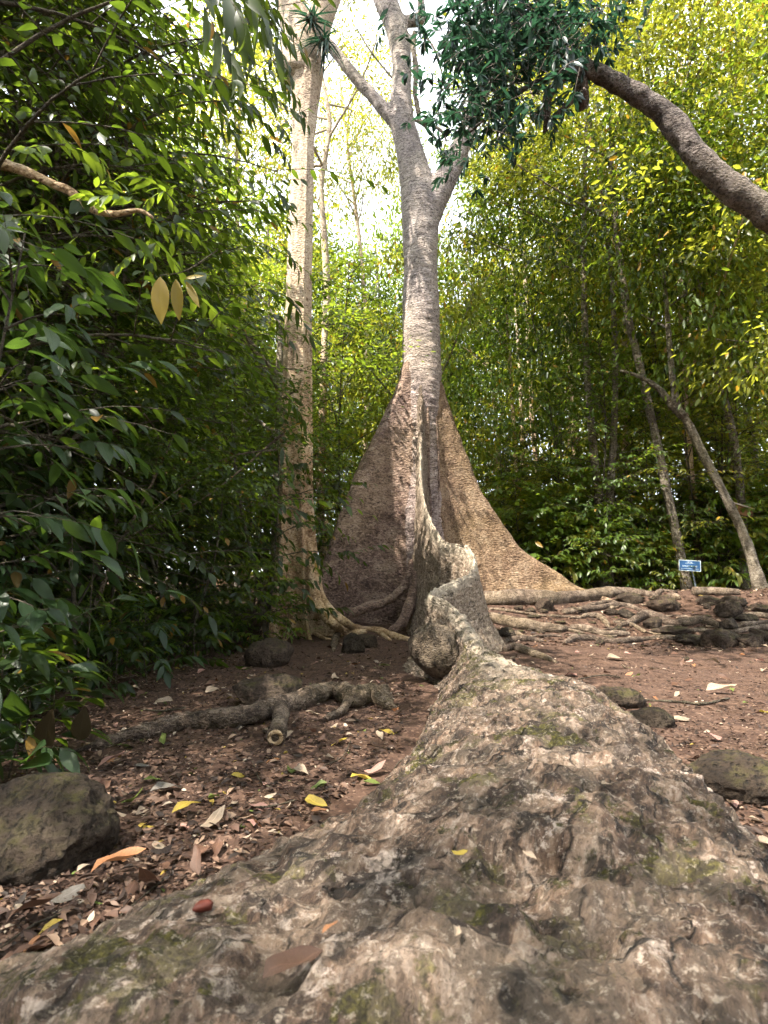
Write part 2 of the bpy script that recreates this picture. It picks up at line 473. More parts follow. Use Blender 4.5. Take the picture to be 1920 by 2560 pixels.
def leaf_far(w=.42, curl=.12, fold=.2):
    V = np.array([(0, 0, 0), (.34, w / 2, fold * w / 2 - curl * .1), (.72, w * .40, fold * w * .4 - curl * .5), (1, 0, -curl),
                  (.72, -w * .40, fold * w * .4 - curl * .5), (.34, -w / 2, fold * w / 2 - curl * .1)])
    return V, np.array([(0, 1, 2, 3), (0, 3, 4, 5)]), np.array([(0, .5), (.34, 1), (.72, 1), (1, .5), (.72, 0), (.34, 0)])

def place_leaves(tpl, O, D, Nn, S):
    """many copies of one leaf: origins, directions, normals, sizes"""
    V, F, UV = tpl
    O = np.asarray(O, float); D = np.asarray(D, float); Nn = np.asarray(Nn, float); S = np.asarray(S, float)
    D = D / np.maximum(np.linalg.norm(D, axis=1), 1e-9)[:, None]
    B = np.cross(Nn, D); B /= np.maximum(np.linalg.norm(B, axis=1), 1e-9)[:, None]
    C = np.cross(D, B)
    W = O[:, None] + S[:, None, None] * (V[None, :, 0:1] * D[:, None] + V[None, :, 1:2] * B[:, None] + V[None, :, 2:3] * C[:, None])
    n, k = len(O), len(V)
    FF = (F[None] + (np.arange(n) * k)[:, None, None]).reshape(-1, F.shape[1])
    return W.reshape(-1, 3), FF, np.tile(UV, (n, 1))

def unit(v): 
    v = np.asarray(v, float); return v / max(np.linalg.norm(v), 1e-9)

def leafy(name, fo, tpl, lm, sm_, parent):
    v, f, uv = fo.mesh(tpl); sv_, sf = fo.st.get()
    b = np.zeros(3); p = parent
    while p is not None: b = b + np.array(p.location); p = p.parent
    V = np.vstack([v, sv_]) - b
    me = mesh(name, V, [f] + [q + len(v) for q in sf], True, np.vstack([uv, np.zeros((len(sv_), 2))]), np.concatenate([np.zeros(len(f)), np.ones(sum(len(q) for q in sf))]))
    me.materials.append(M[lm]); me.materials.append(M[sm_])
    o = bpy.data.objects.new(name, me); COL.objects.link(o); o.parent = parent
    return o

class Foliage:
    """collects twigs with leaves on them"""
    def __init__(s, seed): s.r = np.random.RandomState(seed); s.O = []; s.D = []; s.Nn = []; s.S = []; s.st = MB()
    def spray(s, p0, d0, L, nleaf, leaf, droop=.35, stem_r=.004, whorl=False, thick=True, ang=.9):
        """one twig: a curved stem with alternate leaves hanging a little"""
        r = s.r; d0 = unit(d0)
        n = 5; ts = np.linspace(0, 1, n)
        pts = np.array([np.asarray(p0) + d0 * L * t + np.array([0, 0, -droop * L * t * t]) for t in ts])
        if thick: s.st.add(*tube(pts, np.linspace(stem_r, stem_r * .4, n), 6, 5, cap=False))
        for k in range(nleaf):
            t = .12 + .88 * (k + .5) / nleaf if not whorl else .9 + .1 * r.rand()
            if k == nleaf - 1: t = 1.0
            p = np.asarray(p0) + d0 * L * t + np.array([0, 0, -droop * L * t * t])
            tan = unit(d0 + np.array([0, 0, -2 * droop * t]))
            side = np.cross(tan, [0, 0, 1]); side = unit(side) if np.linalg.norm(side) > .05 else np.array([1., 0, 0])
            sg = 1 if k % 2 else -1
            a = ang * (1 - .55 * t) + r.randn() * .15
            if whorl:
                ph = r.rand() * 6.283; up = np.cross(side, tan)
                dd = tan * .35 + side * math.cos(ph) + up * math.sin(ph)
            elif k == nleaf - 1: dd = tan
            else: dd = tan * math.cos(a) + side * sg * math.sin(a)
            dd = unit(dd + np.array([0, 0, -.25 - .3 * r.rand()]) + r.randn(3) * .12)
            nn = unit(np.array([0, 0, 1.]) + r.randn(3) * .38)
            s.O.append(p); s.D.append(dd); s.Nn.append(nn); s.S.append(leaf * (.65 + .6 * r.rand()))
    def mesh(s, tpl): return place_leaves(tpl, s.O, s.D, s.Nn, s.S)

TPL = leaf_tpl(4, .38, .2, .25)
TPL_S = leaf_tpl(3, .42, .2, .25)
TPL_B = leaf_tpl(6, .36, .22, .22, .8)
FAR = leaf_far()

def sapling(seed, h, leaf, nbr=14, brl=.55, twigs=4, lp=7, clear=.25, lean=(0, 0), droop=.3, r0=.018, tpl=TPL, fork=True, crown_pow=.8):
    """stem, branches, twigs, leaves. Returns (stemV, stemF), (leafV, leafF, uv)"""
    fo = Foliage(seed); r = fo.r
    k = 6
    bend = r.randn(2) * .06
    sp_ = np.array([[lean[0] * h * (t ** 1.5) + bend[0] * h * math.sin(3 * t), lean[1] * h * (t ** 1.5) + bend[1] * h * math.sin(2.4 * t), h * t] for t in np.linspace(0, 1, k)])
    fo.st.add(*tube(sp_, np.linspace(r0, r0 * .25, k), 18, 8, .12, 2.0))
    ga = r.rand() * 6.28
    path = crom(sp_, 60)
    for b in range(nbr):
        t = clear + (1 - clear) * ((b + .6 * r.rand()) / nbr)
        p = path[int(min(59, t * 59))]
        ga += 2.39996 + r.randn() * .35
        env = math.sin(math.pi * min(1, .18 + .82 * ((t - clear) / (1 - clear))) ** crown_pow) * .75 + .3
        L = brl * h * env * (.7 + .5 * r.rand())
        el = .35 + .5 * (t - clear) + r.randn() * .2
        d = np.array([math.cos(ga) * math.cos(el), math.sin(ga) * math.cos(el), math.sin(el)])
        n = 5; ts = np.linspace(0, 1, n)
        bp = np.array([p + d * L * q + np.array([0, 0, -droop * L * q * q]) for q in ts])
        fo.st.add(*tube(bp, np.linspace(r0 * .42, r0 * .12, n), 7, 5, cap=False))
        for w in range(twigs):
            q = .3 + .7 * (w + .8 * r.rand()) / twigs
            q = min(q, 1)
            pp = p + d * L * q + np.array([0, 0, -droop * L * q * q])
            side = unit(np.cross(d, [0, 0, 1]))
            sg = 1 if w % 2 else -1
            dd = d * .7 + side * sg * (.75 + .3 * r.rand()) + np.array([0, 0, r.randn() * .25])
            if w == twigs - 1: dd = d + r.randn(3) * .15
            fo.spray(pp, dd, L * (.35 + .25 * r.rand()) + leaf * .6, lp, leaf, .3, r0 * .12)
    return fo.st.get(), fo.mesh(tpl)

def crown_cloud(seed, rx, ry, rz, nclump, per, leaf, tpl=FAR, shell=.45, flat=.45, hollow=True):
    """a tree crown of leaf clumps set unevenly through an ellipsoid round the origin"""
    r = np.random.RandomState(seed)
    C = []
    while len(C) < nclump:
        p = r.uniform(-1, 1, 3); q = np.linalg.norm(p)
        if q > 1 or q < shell * r.rand(): continue
        if vn(np.array([p * 2.1 + seed * 3.7]))[0] < -.04: continue
        C.append(p * [rx, ry, rz])
    C = np.array(C)
    n = nclump * per
    ci = np.repeat(np.arange(nclump), per)
    rad = (.13 + .20 * r.rand(nclump))[ci] * (rx + ry) * .5
    off = r.randn(n, 3) * .55 * rad[:, None]; off[:, 2] *= flat
    O = C[ci] + off
    out = C[ci] / np.array([rx, ry, rz]) + off / np.maximum(rad, .01)[:, None]
    D = out * .8 + r.randn(n, 3) * .7; D[:, 2] -= .45
    Nn = r.randn(n, 3) * .55; Nn[:, 2] += 1
    S = leaf * (.6 + .75 * r.rand(n))
    return place_leaves(tpl, O, D, Nn, S), C

# ================================================================== WORLD, SUN, CAMERA
SUN_AZ, SUN_EL = R(-125), R(58)         # azimuth measured from +Y towards +X
w = bpy.data.worlds.new('World'); SC.world = w; w.use_nodes = True
nt = w.node_tree; nt.nodes.clear()
bg = nt.nodes.new('ShaderNodeBackground'); wo = nt.nodes.new('ShaderNodeOutputWorld')
sky = nt.nodes.new('ShaderNodeTexSky'); sky.sky_type = 'NISHITA'; sky.sun_disc = False
sky.sun_elevation = SUN_EL; sky.sun_rotation = SUN_AZ
sky.air_density = 1.0; sky.dust_density = 3.5; sky.ozone_density = 1.0; sky.altitude = 300
# thin bright cloud over the blue
tc = nt.nodes.new('ShaderNodeTexCoord'); nz = nt.nodes.new('ShaderNodeTexNoise')
nz.inputs['Scale'].default_value = 2.2; nz.inputs['Detail'].default_value = 6; nz.inputs['Roughness'].default_value = .6
nt.links.new(tc.outputs['Generated'], nz.inputs['Vector'])
cr = nt.nodes.new('ShaderNodeValToRGB'); cr.color_ramp.elements[0].position = .36; cr.color_ramp.elements[1].position = .60
cr.color_ramp.elements[0].color = (.45, .45, .45, 1)
nt.links.new(nz.outputs['Fac'], cr.inputs['Fac'])
mxw = nt.nodes.new('ShaderNodeMix'); mxw.data_type = 'RGBA'
nt.links.new(cr.outputs['Color'], mxw.inputs[0]); nt.links.new(sky.outputs[0], mxw.inputs[6])
mxw.inputs[7].default_value = (9.3, 9.8, 10.4, 1)
nt.links.new(mxw.outputs[2], bg.inputs['Color']); nt.links.new(bg.outputs[0], wo.inputs['Surface'])
bg.inputs['Strength'].default_value = 0.085

sl = bpy.data.lights.new('sun', 'SUN'); sl.energy = 4.9; sl.angle = R(0.6); sl.color = (1, .93, .80)
so = bpy.data.objects.new('sun', sl); COL.objects.link(so); so.location = (-20, -14, 40)
sd = Vector((math.sin(SUN_AZ) * math.cos(SUN_EL), math.cos(SUN_AZ) * math.cos(SUN_EL), math.sin(SUN_EL)))
so.rotation_euler = sd.to_track_quat('Z', 'Y').to_euler()

cam = bpy.data.cameras.new('camera'); co = bpy.data.objects.new('camera', cam); COL.objects.link(co)
cam.sensor_fit = 'VERTICAL'; cam.sensor_height = 24; cam.lens = 24 * FPX / 2560
cam.clip_start = .05; cam.clip_end = 600
co.location = (0, 0, CAMH); co.rotation_euler = (R(90) + PITCH, 0, 0)
cam.dof.use_dof = True; cam.dof.focus_distance = 5.5; cam.dof.aperture_fstop = 5.6
SC.camera = co
vs = SC.view_settings; vs.view_transform = 'Standard'; vs.look = 'None'; vs.gamma = 1; vs.use_curve_mapping = False
vs.exposure = 2.15
cy = SC.cycles
cy.use_denoising = True; cy.max_bounces = 5; cy.diffuse_bounces = 3; cy.glossy_bounces = 2; cy.transmission_bounces = 4
cy.transparent_max_bounces = 4; cy.caustics_reflective = False; cy.caustics_refractive = False; cy.sample_clamp_indirect = 8
cy.use_adaptive_sampling = True; cy.adaptive_threshold = .035; cy.adaptive_min_samples = 20

# ================================================================== GROUND
def warp(n, c, half, k):
    u = np.linspace(-1, 1, n); return c + half * np.sinh(k * u) / math.sinh(k)
gx = warp(460, 0, 160, 6.2); gy = warp(520, 3.0, 160, 6.2)
X, Y = np.meshgrid(gx, gy)
V = np.stack([X.ravel(), Y.ravel(), gz(X.ravel(), Y.ravel())], 1)
ground = part('ground', V, grid_faces(len(gy), len(gx)), M['earth'])
tag(ground, kind='structure')

# ================================================================== THE GREAT BUTTRESSED TREE
TB = np.array([0.66, 10.3, 0.12])
big = thing('buttressed_tree', 'huge grey forked tree with tall wing-like buttresses behind the winding root', 'tree', TB)
TY = 10.3
def px_path(rows, Yv):
    pts = []; rad = []
    for dx, dy, wd in rows:
        pts.append(P(dx, dy, Yv)); rad.append(wpx(wd / 2, dx, dy, Yv))
    return np.array(pts), np.array(rad)

tmp = MB()
lo = [(np.array([.66, 10.3, -.3]), .46), (np.array([.66, 10.3, .8]), .44), (np.array([.66, 10.3, 1.8]), .40)]
p, r = px_path([(913, 980, 88), (913, 880, 86), (911, 780, 84), (909, 680, 80), (908, 570, 73), (908, 490, 78), (907, 440, 82), (900, 395, 72), (886, 330, 58), (870, 268, 53),
                (866, 200, 45), (868, 130, 43), (856, 62, 46), (834, 5, 50), (812, -70, 48)], TY)
tmp.add(*tube(np.vstack([[a for a, _ in lo], p]), np.concatenate([[b for _, b in lo], r]), 90, 40))
p, r = px_path([(908, 520, 60), (925, 460, 60), (952, 405, 56), (980, 352, 48), (1002, 300, 40), (1030, 225, 36), (1068, 140, 33), (1110, 60, 30)], TY)
tmp.add(*tube(p, r, 50, 30))
p, r = px_path([(872, 300, 30), (853, 262, 31), (832, 240, 29), (800, 203, 27), (762, 160, 25), (724, 112, 23), (697, 82, 22), (640, 30, 20), (600, -30, 18)], TY)
tmp.add(*tube(p, r, 50, 24))
p, r = px_path([(858, 55, 26), (878, 48, 25), (898, 44, 27), (908, 42, 24), (911, 25, 18), (908, -10, 16), (905, -80, 14)], TY)
tmp.add(*tube(p, r, 30, 20))
p, r = px_path([(872, 110, 22), (888, 88, 17), (892, 78, 15)], TY)
tmp.add(*tube(p, r, 14, 16))
tv, tf = tmp.get()
me = mesh('trunk_raw', tv, tf); ob = bpy.data.objects.new('trunk_raw', me); COL.objects.link(ob)
md = ob.modifiers.new('r', 'REMESH'); md.mode = 'VOXEL'; md.voxel_size = .035
md = ob.modifiers.new('s', 'SMOOTH'); md.iterations = 5; md.factor = .5
dg = bpy.context.evaluated_depsgraph_get()
me2 = bpy.data.meshes.new_from_object(ob.evaluated_get(dg), depsgraph=dg)
bpy.data.objects.remove(ob); bpy.data.meshes.remove(me)
nv = len(me2.vertices); co_ = np.zeros(nv * 3, np.float32); me2.vertices.foreach_get('co', co_); V = co_.reshape(-1, 3).astype(float)
no_ = np.zeros(nv * 3, np.float32); me2.vertices.foreach_get('normal', no_); NV = no_.reshape(-1, 3)
d = .018 * fbm(V * [2.2, 2.2, 1.6], 3) + .010 * vn(V * [2.5, 2.5, 22]) + .006 * vn(V * [6, 6, 45])
d *= np.clip(1.1 - V[:, 2] * .05, .4, 1)
V = V + NV * d[:, None] - TB
me2.vertices.foreach_set('co', V.astype(np.float32).ravel()); me2.polygons.foreach_set('use_smooth', np.ones(len(me2.polygons), bool)); me2.update()
me2.name = 'trunk'; me2.materials.clear(); me2.materials.append(M['bark'])
to = bpy.data.objects.new('trunk', me2); COL.objects.link(to); to.parent = big

def fin(rows, name, label, mat, thick_tip=.07, body=.40, yc=TB[1], bulge=0.0, seed=0, folds=.02):
    """a wing of the trunk. rows: outline (dx, dy, Y) from top to foot"""
    pts = np.array([P(a, b, c) for a, b, c in rows])
    n = 150
    Q = crom(pts, n)
    Q[:, 0] += .035 * vn(np.stack([Q[:, 2] * 2.2, Q[:, 2] * 0 + seed, Q[:, 2] * 0], 1)) + .012 * vn(np.stack([Q[:, 2] * 7, Q[:, 2] * 0 + seed, Q[:, 2] * 0], 1))
    zmin = Q[-1, 2]
    rings = []
    nu = 46
    for k in range(n):
        t = k / (n - 1)
        tip = Q[k]; z = tip[2]
        ax = np.array([TB[0], yc]); dv = tip[:2] - ax; L = np.linalg.norm(dv); dv = dv / L
        nrm = np.array([-dv[1], dv[0]])
        ring = []
        us = np.concatenate([np.linspace(0, 1, nu), np.linspace(1, 0, nu)])
        for q, u in enumerate(us):
            sgn = 1 if q < nu else -1
            th = thick_tip * (1 + .5 * t) + (min(body, .25 + .25 * t) - thick_tip) * math.exp(-(u * L / .42) ** 1.15)
            rt = thick_tip * (1 + .5 * t)
            dd = (1 - u) * L
            if dd < rt: th *= math.sqrt(max(0, 1 - (1 - dd / rt) ** 2))
            off = bulge * math.sin(math.pi * u) * t
            xy = ax + dv * (u * L) + nrm * (sgn * th + off)
            ring.append((xy[0], xy[1], z))
        rings.append(ring)
    # sink the wing below the ground as a skirt
    last = np.array(rings[-1]); 
    for q in range(1, 9):
        s = last.copy(); s[:, 2] = zmin - q * .11
        rings.append(s)
    A = np.array(rings); nr = len(A)
    V = A.reshape(-1, 3); F = [grid_faces(nr, 2 * nu, True)]
    NV = vnormals(V, F)
    # long folds running down and outwards
    rr = np.hypot(V[:, 0] - TB[0], V[:, 1] - TB[1])
    fold = vn(np.stack([rr * 2.6 + seed + V[:, 2] * 1.5, V[:, 2] * .5, np.sign(NV[:, 1]) * 4], 1))
    low = sm(2.6, .6, V[:, 2])
    V = V + NV * ((folds * (.3 + low) * fold) + .008 * fbm(V * 5, 3))[:, None]
    return part(name, V, F, mat, big, label=label)

fin([(890, 700, 10.25), (874, 785, 10.22), (852, 845, 10.18), (826, 905, 10.12), (800, 958, 10.06), (772, 1018, 10.0), (747, 1080, 9.95), (727, 1140, 9.9), (709, 1190, 9.86),
     (694, 1235, 9.82), (680, 1275, 9.8), (660, 1310, 9.78), (640, 1325, 9.77)], 'buttress', 'broad left buttress with scaly purplish face', M['fin'], .095, .38, bulge=-.10, seed=1, folds=.04)
fin([(935, 740, 10.3), (955, 830, 10.32), (968, 880, 10.34), (985, 930, 10.36), (1003, 980, 10.38), (1025, 1035, 10.40), (1050, 1085, 10.42), (1082, 1135, 10.42), (1118, 1180, 10.42), (1156, 1214, 10.4),
     (1190, 1234, 10.38), (1215, 1247, 10.36), (1245, 1260, 10.35), (1285, 1276, 10.3), (1335, 1306, 10.25)], 'buttress', 'right buttress sweeping down in a brown curve', M['fin_tan'], .10, .40, seed=5, folds=.06)
# a low rear wing showing between the trunk and the right one
fin([(930, 800, 10.5), (960, 900, 10.7), (990, 1000, 10.9), (1020, 1080, 11.1), (1045, 1150, 11.3), (1060, 1230, 11.4)], 'buttress', None, M['fin'], .08, .36, seed=9)

# ---- the winding buttress root that runs from the trunk to the camera
cr_rows = [(907, 720, 10.08), (909, 860, 9.93), (908, 960, 9.74), (912, 1050, 9.45), (925, 1110, 9.1), (945, 1150, 8.7), (965, 1171, 8.4), (988, 1174, 8.2), (1010, 1181, 8.0), (1024, 1208, 7.7),
           (1018, 1232, 7.4), (990, 1252, 7.0), (955, 1266, 6.6), (928, 1282, 6.2), (965, 1298, 5.8), (992, 1328, 5.4), (1013, 1362, 4.95), (1036, 1394, 4.45), (1080, 1428, 3.95),
           (1140, 1458, 3.4), (1200, 1478, 2.9), (1245, 1512, 2.4), (1255, 1575, 1.95), (1230, 1680, 1.5), (1160, 1890, 1.05), (1080, 2120, .75)]
Cc = [P(*q) for q in cr_rows] + [np.array([.12, .25, .41]), np.array([.05, -.4, .40]), np.array([0, -1.3, .34]), np.array([-.05, -2.4, .12])]
Lf = [(.33, 9.95), (.33, 9.9), (.33, 9.75), (.33, 9.55), (.32, 9.3), (.45, 8.95), (.56, 8.65), (.66, 8.4), (.75, 8.1), (.80, 7.75),
      (.72, 7.3), (.52, 6.85), (.30, 6.5), (.16, 6.1), (.22, 5.6), (.30, 5.2), (.36, 4.85), (.34, 4.45), (.22, 3.95),
      (.17, 3.35), (.10, 2.75), (-.05, 2.2), (-.24, 1.78), (-.52, 1.38), (-.90, 1.05), (-1.15, .72), (-1.35, .2), (-1.4, -.5), (-1.2, -1.5), (-.6, -2.6)]
Rf = [(.98, 9.95), (.98, 9.9), (1.0, 9.75), (1.02, 9.5), (1.08, 9.2), (1.16, 8.95), (1.25, 8.75), (1.36, 8.6), (1.48, 8.35), (1.56, 7.9),
      (1.46, 7.3), (1.18, 6.8), (.86, 6.35), (.78, 5.95), (.86, 5.55), (.92, 5.2), (.96, 4.8), (1.02, 4.4), (1.14, 3.95),
      (1.18, 3.45), (1.18, 2.95), (1.13, 2.45), (1.05, 1.98), (.98, 1.5), (.97, 1.02), (.97, .68), (1.05, .2), (1.0, -.5), (.9, -1.5), (.4, -2.6)]
wc = [.10, .09, .07, .055, .055, .06, .065, .07, .075, .075, .075, .08, .085, .09, .11, .12, .13, .17, .30, .55, 1.0, 1.3, 1.3, 1.4, 1.5, 1.5, 1.5, 1.5, 1.4, 1.0]
ctrl = np.array([np.concatenate([c, l, r_, [k]]) for c, l, r_, k in zip(Cc, Lf, Rf, wc)])
fine = crom(ctrl, 6000)
seg = np.linalg.norm(np.diff(fine[:, :3], axis=0), axis=1)
dist = np.linalg.norm(fine[:, :3] - [0, 0, CAMH], axis=1)
step = np.clip(.0045 * dist, .0052, .03)
dens = np.concatenate([[0], np.cumsum(seg / step[1:])])
NS = int(dens[-1]); idx = np.interp(np.arange(NS), dens, np.arange(6000))
S_ = np.stack([np.interp(idx, np.arange(6000), fine[:, k]) for k in range(fine.shape[1])], 1)
nh = 190
aa = np.linspace(0, math.pi / 2, nh)
rows_ = []
C3, L2, R2, W = S_[:, :3], S_[:, 3:5], S_[:, 5:7], S_[:, 7]
zl = gz(L2[:, 0], L2[:, 1]) - .04; zr = gz(R2[:, 0], R2[:, 1]) - .04
KE0 = np.interp(C3[:, 1], [2.8, 4.2, 6, 9.5], [2.1, 2.6, 3.2, 3.4])
def half(F2, zb, sgn):
    KE = KE0 if sgn < 0 else np.minimum(KE0, 2.4)
    wl = np.linalg.norm(F2 - C3[:, :2], axis=1)
    wcc = np.minimum(W, wl)
    s = np.sin(aa)[None]
    e = 2.5 if sgn < 0 else 2.9
    off = wcc[:, None] * np.sqrt(np.maximum(0, 1 - s ** e)) + (wl - wcc)[:, None] * (1 - s) ** KE[:, None]
    frac = off / np.maximum(wl, 1e-6)[:, None]
    xy = C3[:, None, :2] + (F2 - C3[:, :2])[:, None] * frac[..., None]
    z = zb[:, None] + (C3[:, 2] - zb)[:, None] * s
    return np.concatenate([xy, z[..., None]], -1)
HL = half(L2, zl, -1); HR = half(R2, zr, 1)
A = np.concatenate([HL, HR[:, ::-1][:, 1:]], 1)
ncol = A.shape[1]
sv = np.concatenate([np.sin(aa), np.sin(aa)[::-1][1:]]); CREST_LIGHT = np.tile(sm(.80, .97, sv), NS) * np.repeat(sm(2.8, 4.2, C3[:, 1]) * sm(9.9, 9.6, C3[:, 1]), ncol)  # mask of the ridge top for its painted sky light
V = A.reshape(-1, 3); F = [grid_faces(NS, ncol)]
du = np.concatenate([[0], np.cumsum(np.linalg.norm(np.diff(C3, axis=0), axis=1))])
dw = np.concatenate([np.zeros((NS, 1)), np.cumsum(np.linalg.norm(np.diff(A, axis=1), axis=2), axis=1)], 1)
dw = dw - dw[:, nh - 1:nh]
FLOW = np.stack([np.repeat(du, ncol), dw.ravel(), np.zeros(NS * ncol)], 1)
NV = vnormals(V, F)
if NV[(NS - 5) * ncol - ncol // 2][2] < 0 or NV[(NS * 3 // 5) * ncol + ncol // 2][2] < 0: F = [F[0][:, ::-1]]; NV = -NV
cd = np.linalg.norm(V - [0, 0, CAMH], axis=1)
near = sm(5.5, 2.2, cd)
dsp = near * (.020 * fbm(V * 1.7 + 4, 2) + .011 * fbm(FLOW * [1.8, 3.2, 1] + 2, 3, .5) - .030 * sm(.1, .8, fbm(V * 4.6 + 31, 2)) + .013 * fbm(V * 8, 4, .55) + .005 * fbm(V * 19, 3, .6) - .022 * np.abs(fbm(V * 9 + 9, 2)) * .5) + .010 * fbm(V * 26, 3, .6)
# pits and little hollows
pit = fbm(V * 13 + 50, 2); dsp -= near * .024 * sm(.6, 1.0, pit)
dsp += (1 - near) * (.016 * fbm(V * 4, 3) + .012 * vn(V * [16, 16, 3.5]))
# ropey fibres down the flanks between 2.5 and 8 m
fib = vn(np.stack([V[:, 0] * 14, V[:, 1] * 14, V[:, 2] * 3], 1)) + .5 * vn(np.stack([V[:, 0] * 34, V[:, 1] * 34, V[:, 2] * 6], 1))
dsp += .008 * fib * sm(2, 3.2, cd) * sm(10, 6, cd)
V = V + NV * dsp[:, None]
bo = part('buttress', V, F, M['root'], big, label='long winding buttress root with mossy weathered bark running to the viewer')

at_ = bo.data.attributes.new('flow', 'FLOAT_VECTOR', 'POINT'); at_.data.foreach_set('vector', FLOW.astype(np.float32).ravel())
at_ = bo.data.attributes.new('crest_light', 'FLOAT', 'POINT'); at_.data.foreach_set('value', CREST_LIGHT.astype(np.float32))
# the swollen knob on its left flank
def blob(c, rad, rot=0, nu=70, nvv=44, amp=.1, fr=3.0, seed=0, flatten=0):
    th = np.linspace(0, 2 * math.pi, nu, endpoint=False); ph = np.linspace(0, math.pi, nvv)
    TH, PH = np.meshgrid(th, ph)
    D = np.stack([np.cos(TH) * np.sin(PH), np.sin(TH) * np.sin(PH), np.cos(PH)], -1).reshape(-1, 3)
    n = 1 + amp * fbm(D * fr * .6 + seed * 7.3, 3) + amp * .35 * fbm(D * fr * 2.5 + seed, 3)
    if flatten:
        r_ = np.random.RandomState(seed)
        for k in range(flatten):
            a = unit(r_.randn(3)); dpt = .62 + .25 * r_.rand()
            q = D @ a; n = np.where(q * n > dpt, dpt / np.maximum(q, .05), n)
    V = D * n[:, None] * np.asarray(rad)
    c_, s_ = math.cos(rot), math.sin(rot)
    V = np.stack([V[:, 0] * c_ - V[:, 1] * s_, V[:, 0] * s_ + V[:, 1] * c_, V[:, 2]], 1)
    return V + np.asarray(c), [grid_faces(nvv, nu, True)[:, ::-1]]
V, F = blob(P(936, 1404, 5.05), (.165, .30, .235), .35, amp=.14, fr=2.0, seed=6)
zc = P(930, 1420, 5.0)[2]
V[:, 0] += np.where(V[:, 2] < zc, (zc - V[:, 2]) * .55, 0)
M['knob'] = m_bark('dark_knob_bark', (.022, .015, .011), (.088, .064, .046), (.17, .13, .095), 1.0, None, 1.6, .6, .3)
part('root_knob', V, F, M['knob'], big, label='rounded dark knob bulging from the left flank of the root')

# flaring feet round the trunk, all rooted in it
def root_px(rows, Yv=None, lift=.35, sunk=0.0):
    """rows: (dx, dy, width) centre line in photo units; on the ground unless Y given per row"""
    pts = []; rad = []
    for q in rows:
        dx, dy, wd = q[:3]
        if len(q) > 3: p_ = P(dx, dy, q[3]); rr = wpx(wd / 2, dx, dy, q[3])
        else:
            g_ = G(dx, dy + wd * .5); rr = wpx(wd / 2, dx, dy, g_[1]); p_ = g_ + np.array([0, 0, rr * lift - sunk])
        pts.append(p_); rad.append(rr)
    return np.array(pts), np.array(rad)
def C4(cx, cy): return ((660 + cx / 2.5136) / K, (1300 + cy / 2.5136) / K)   # readings from an enlarged crop
def rowsC4(rows): return [(*C4(a, b), c / 2.5136 / K, *rest) for a, b, c, *rest in rows]
p, r = root_px(rowsC4([(935, 260, 40, 9.85), (900, 390, 56, 9.7), (830, 470, 62, 9.6), (740, 525, 62, 9.5), (620, 560, 60, 9.45), (500, 600, 60, 9.4), (400, 640, 40, 9.35)]))
part('root', *tube(p, r, 70, 26, .25, 2.5), M['fin'], big)
p, r = root_px(rowsC4([(950, 330, 50, 9.6), (935, 470, 60, 9.4), (905, 570, 66, 9.2), (860, 650, 70, 9.05), (800, 700, 50, 8.95)]))
part('root', *tube(p, r, 50, 26, .2, 2.5), M['fin'], big)

# slim twisting branch hanging from the knob of the upper stem
p, r = px_path([(896, 70, 12), (893, 105, 11), (899, 150, 11), (896, 200, 10), (903, 240, 9), (908, 262, 9), (935, 272, 7), (955, 285, 6), (965, 305, 4)], 10.0)
part('branch', *tube(p, r, 60, 10, .35, 1.5), M['dim'], big)

for k, (rows) in enumerate(([(905, 60, 6), (935, 100, 4), (950, 140, 3), (960, 190, 2)], [(868, 190, 6), (840, 160, 4), (800, 110, 3), (770, 60, 2)], [(880, 250, 5), (925, 280, 4), (955, 330, 3), (965, 370, 2)])):
    p, r = px_path(rows, 10.6); fo_ = MB(); fo_.add(*tube(p, r * 1.2, 30, 6))
    part('branch', *fo_.get(), M['dim'], big)
# crown of the great tree: spread above the frame, its far side just in view
crown_MB = MB(); 
(cv, cf, _), cc = crown_cloud(31, 6.0, 4.4, 2.4, 130, 36, .17, FAR, .5)
crown_o = part('crown', cv + [0.9, 8.6, 18.2], cf, M['leaf_mid'], big)

# ================================================================== PALE FLUTED TREE ON THE LEFT
LB = np.array([-1.33, 9.25, 0.03])
pale = thing('fluted_tree', 'tall pale fluted tree standing left of the great buttressed tree', 'tree', LB)
nz_, nt_ = 260, 150
zz = np.concatenate([np.linspace(-.35, 3, 150), np.linspace(3.05, 9.2, nz_ - 150)])
flutes = [(R(-20), 1.5, .30, 1.0), (R(-62), 1.2, .26, .8), (R(-120), 1.05, .25, .9), (R(160), 1.2, .26, .7), (R(200), 1.0, .2, .5), (R(60), .9, .3, .6), (R(110), .9, .3, .6)]
TH = np.linspace(0, 2 * math.pi, nt_, endpoint=False)
Vr = []
for z in zz:
    r0 = float(np.interp(z, [0, 2.5, 5, 8, 9.3], [.235, .232, .20, .175, .27]))
    rr = np.full(nt_, r0)
    for a, lw, wd, amp in flutes:
        dth = (TH - a + math.pi) % (2 * math.pi) - math.pi
        zc_ = max(z, 0)
        ext = 1.15 * amp * (.30 * math.exp(-zc_ / .32) + .20 * math.exp(-zc_ / 1.3) + .055 * math.exp(-zc_ / 5))
        wth = .68 * wd * (.55 + .6 * math.exp(-max(z - 1, 0) / 3)) / (1 + 1.2 * math.exp(-zc_ / .5))
        rr = rr + ext * np.exp(-np.abs(dth / wth) ** 1.6)
    cx = P(645, 1400, LB[1])[0]
    # axis from the photo: almost straight with a slight lean
    ax = np.interp(z, [0, 2, 4, 6, 8, 9.5], [-1.33, -1.36, -1.35, -1.34, -1.31, -1.26])
    Vr.append(np.stack([ax + rr * np.cos(TH), LB[1] + rr * np.sin(TH), np.full(nt_, z)], 1))
V = np.concatenate(Vr); F = [grid_faces(nz_, nt_, True)]
NV = vnormals(V, F)
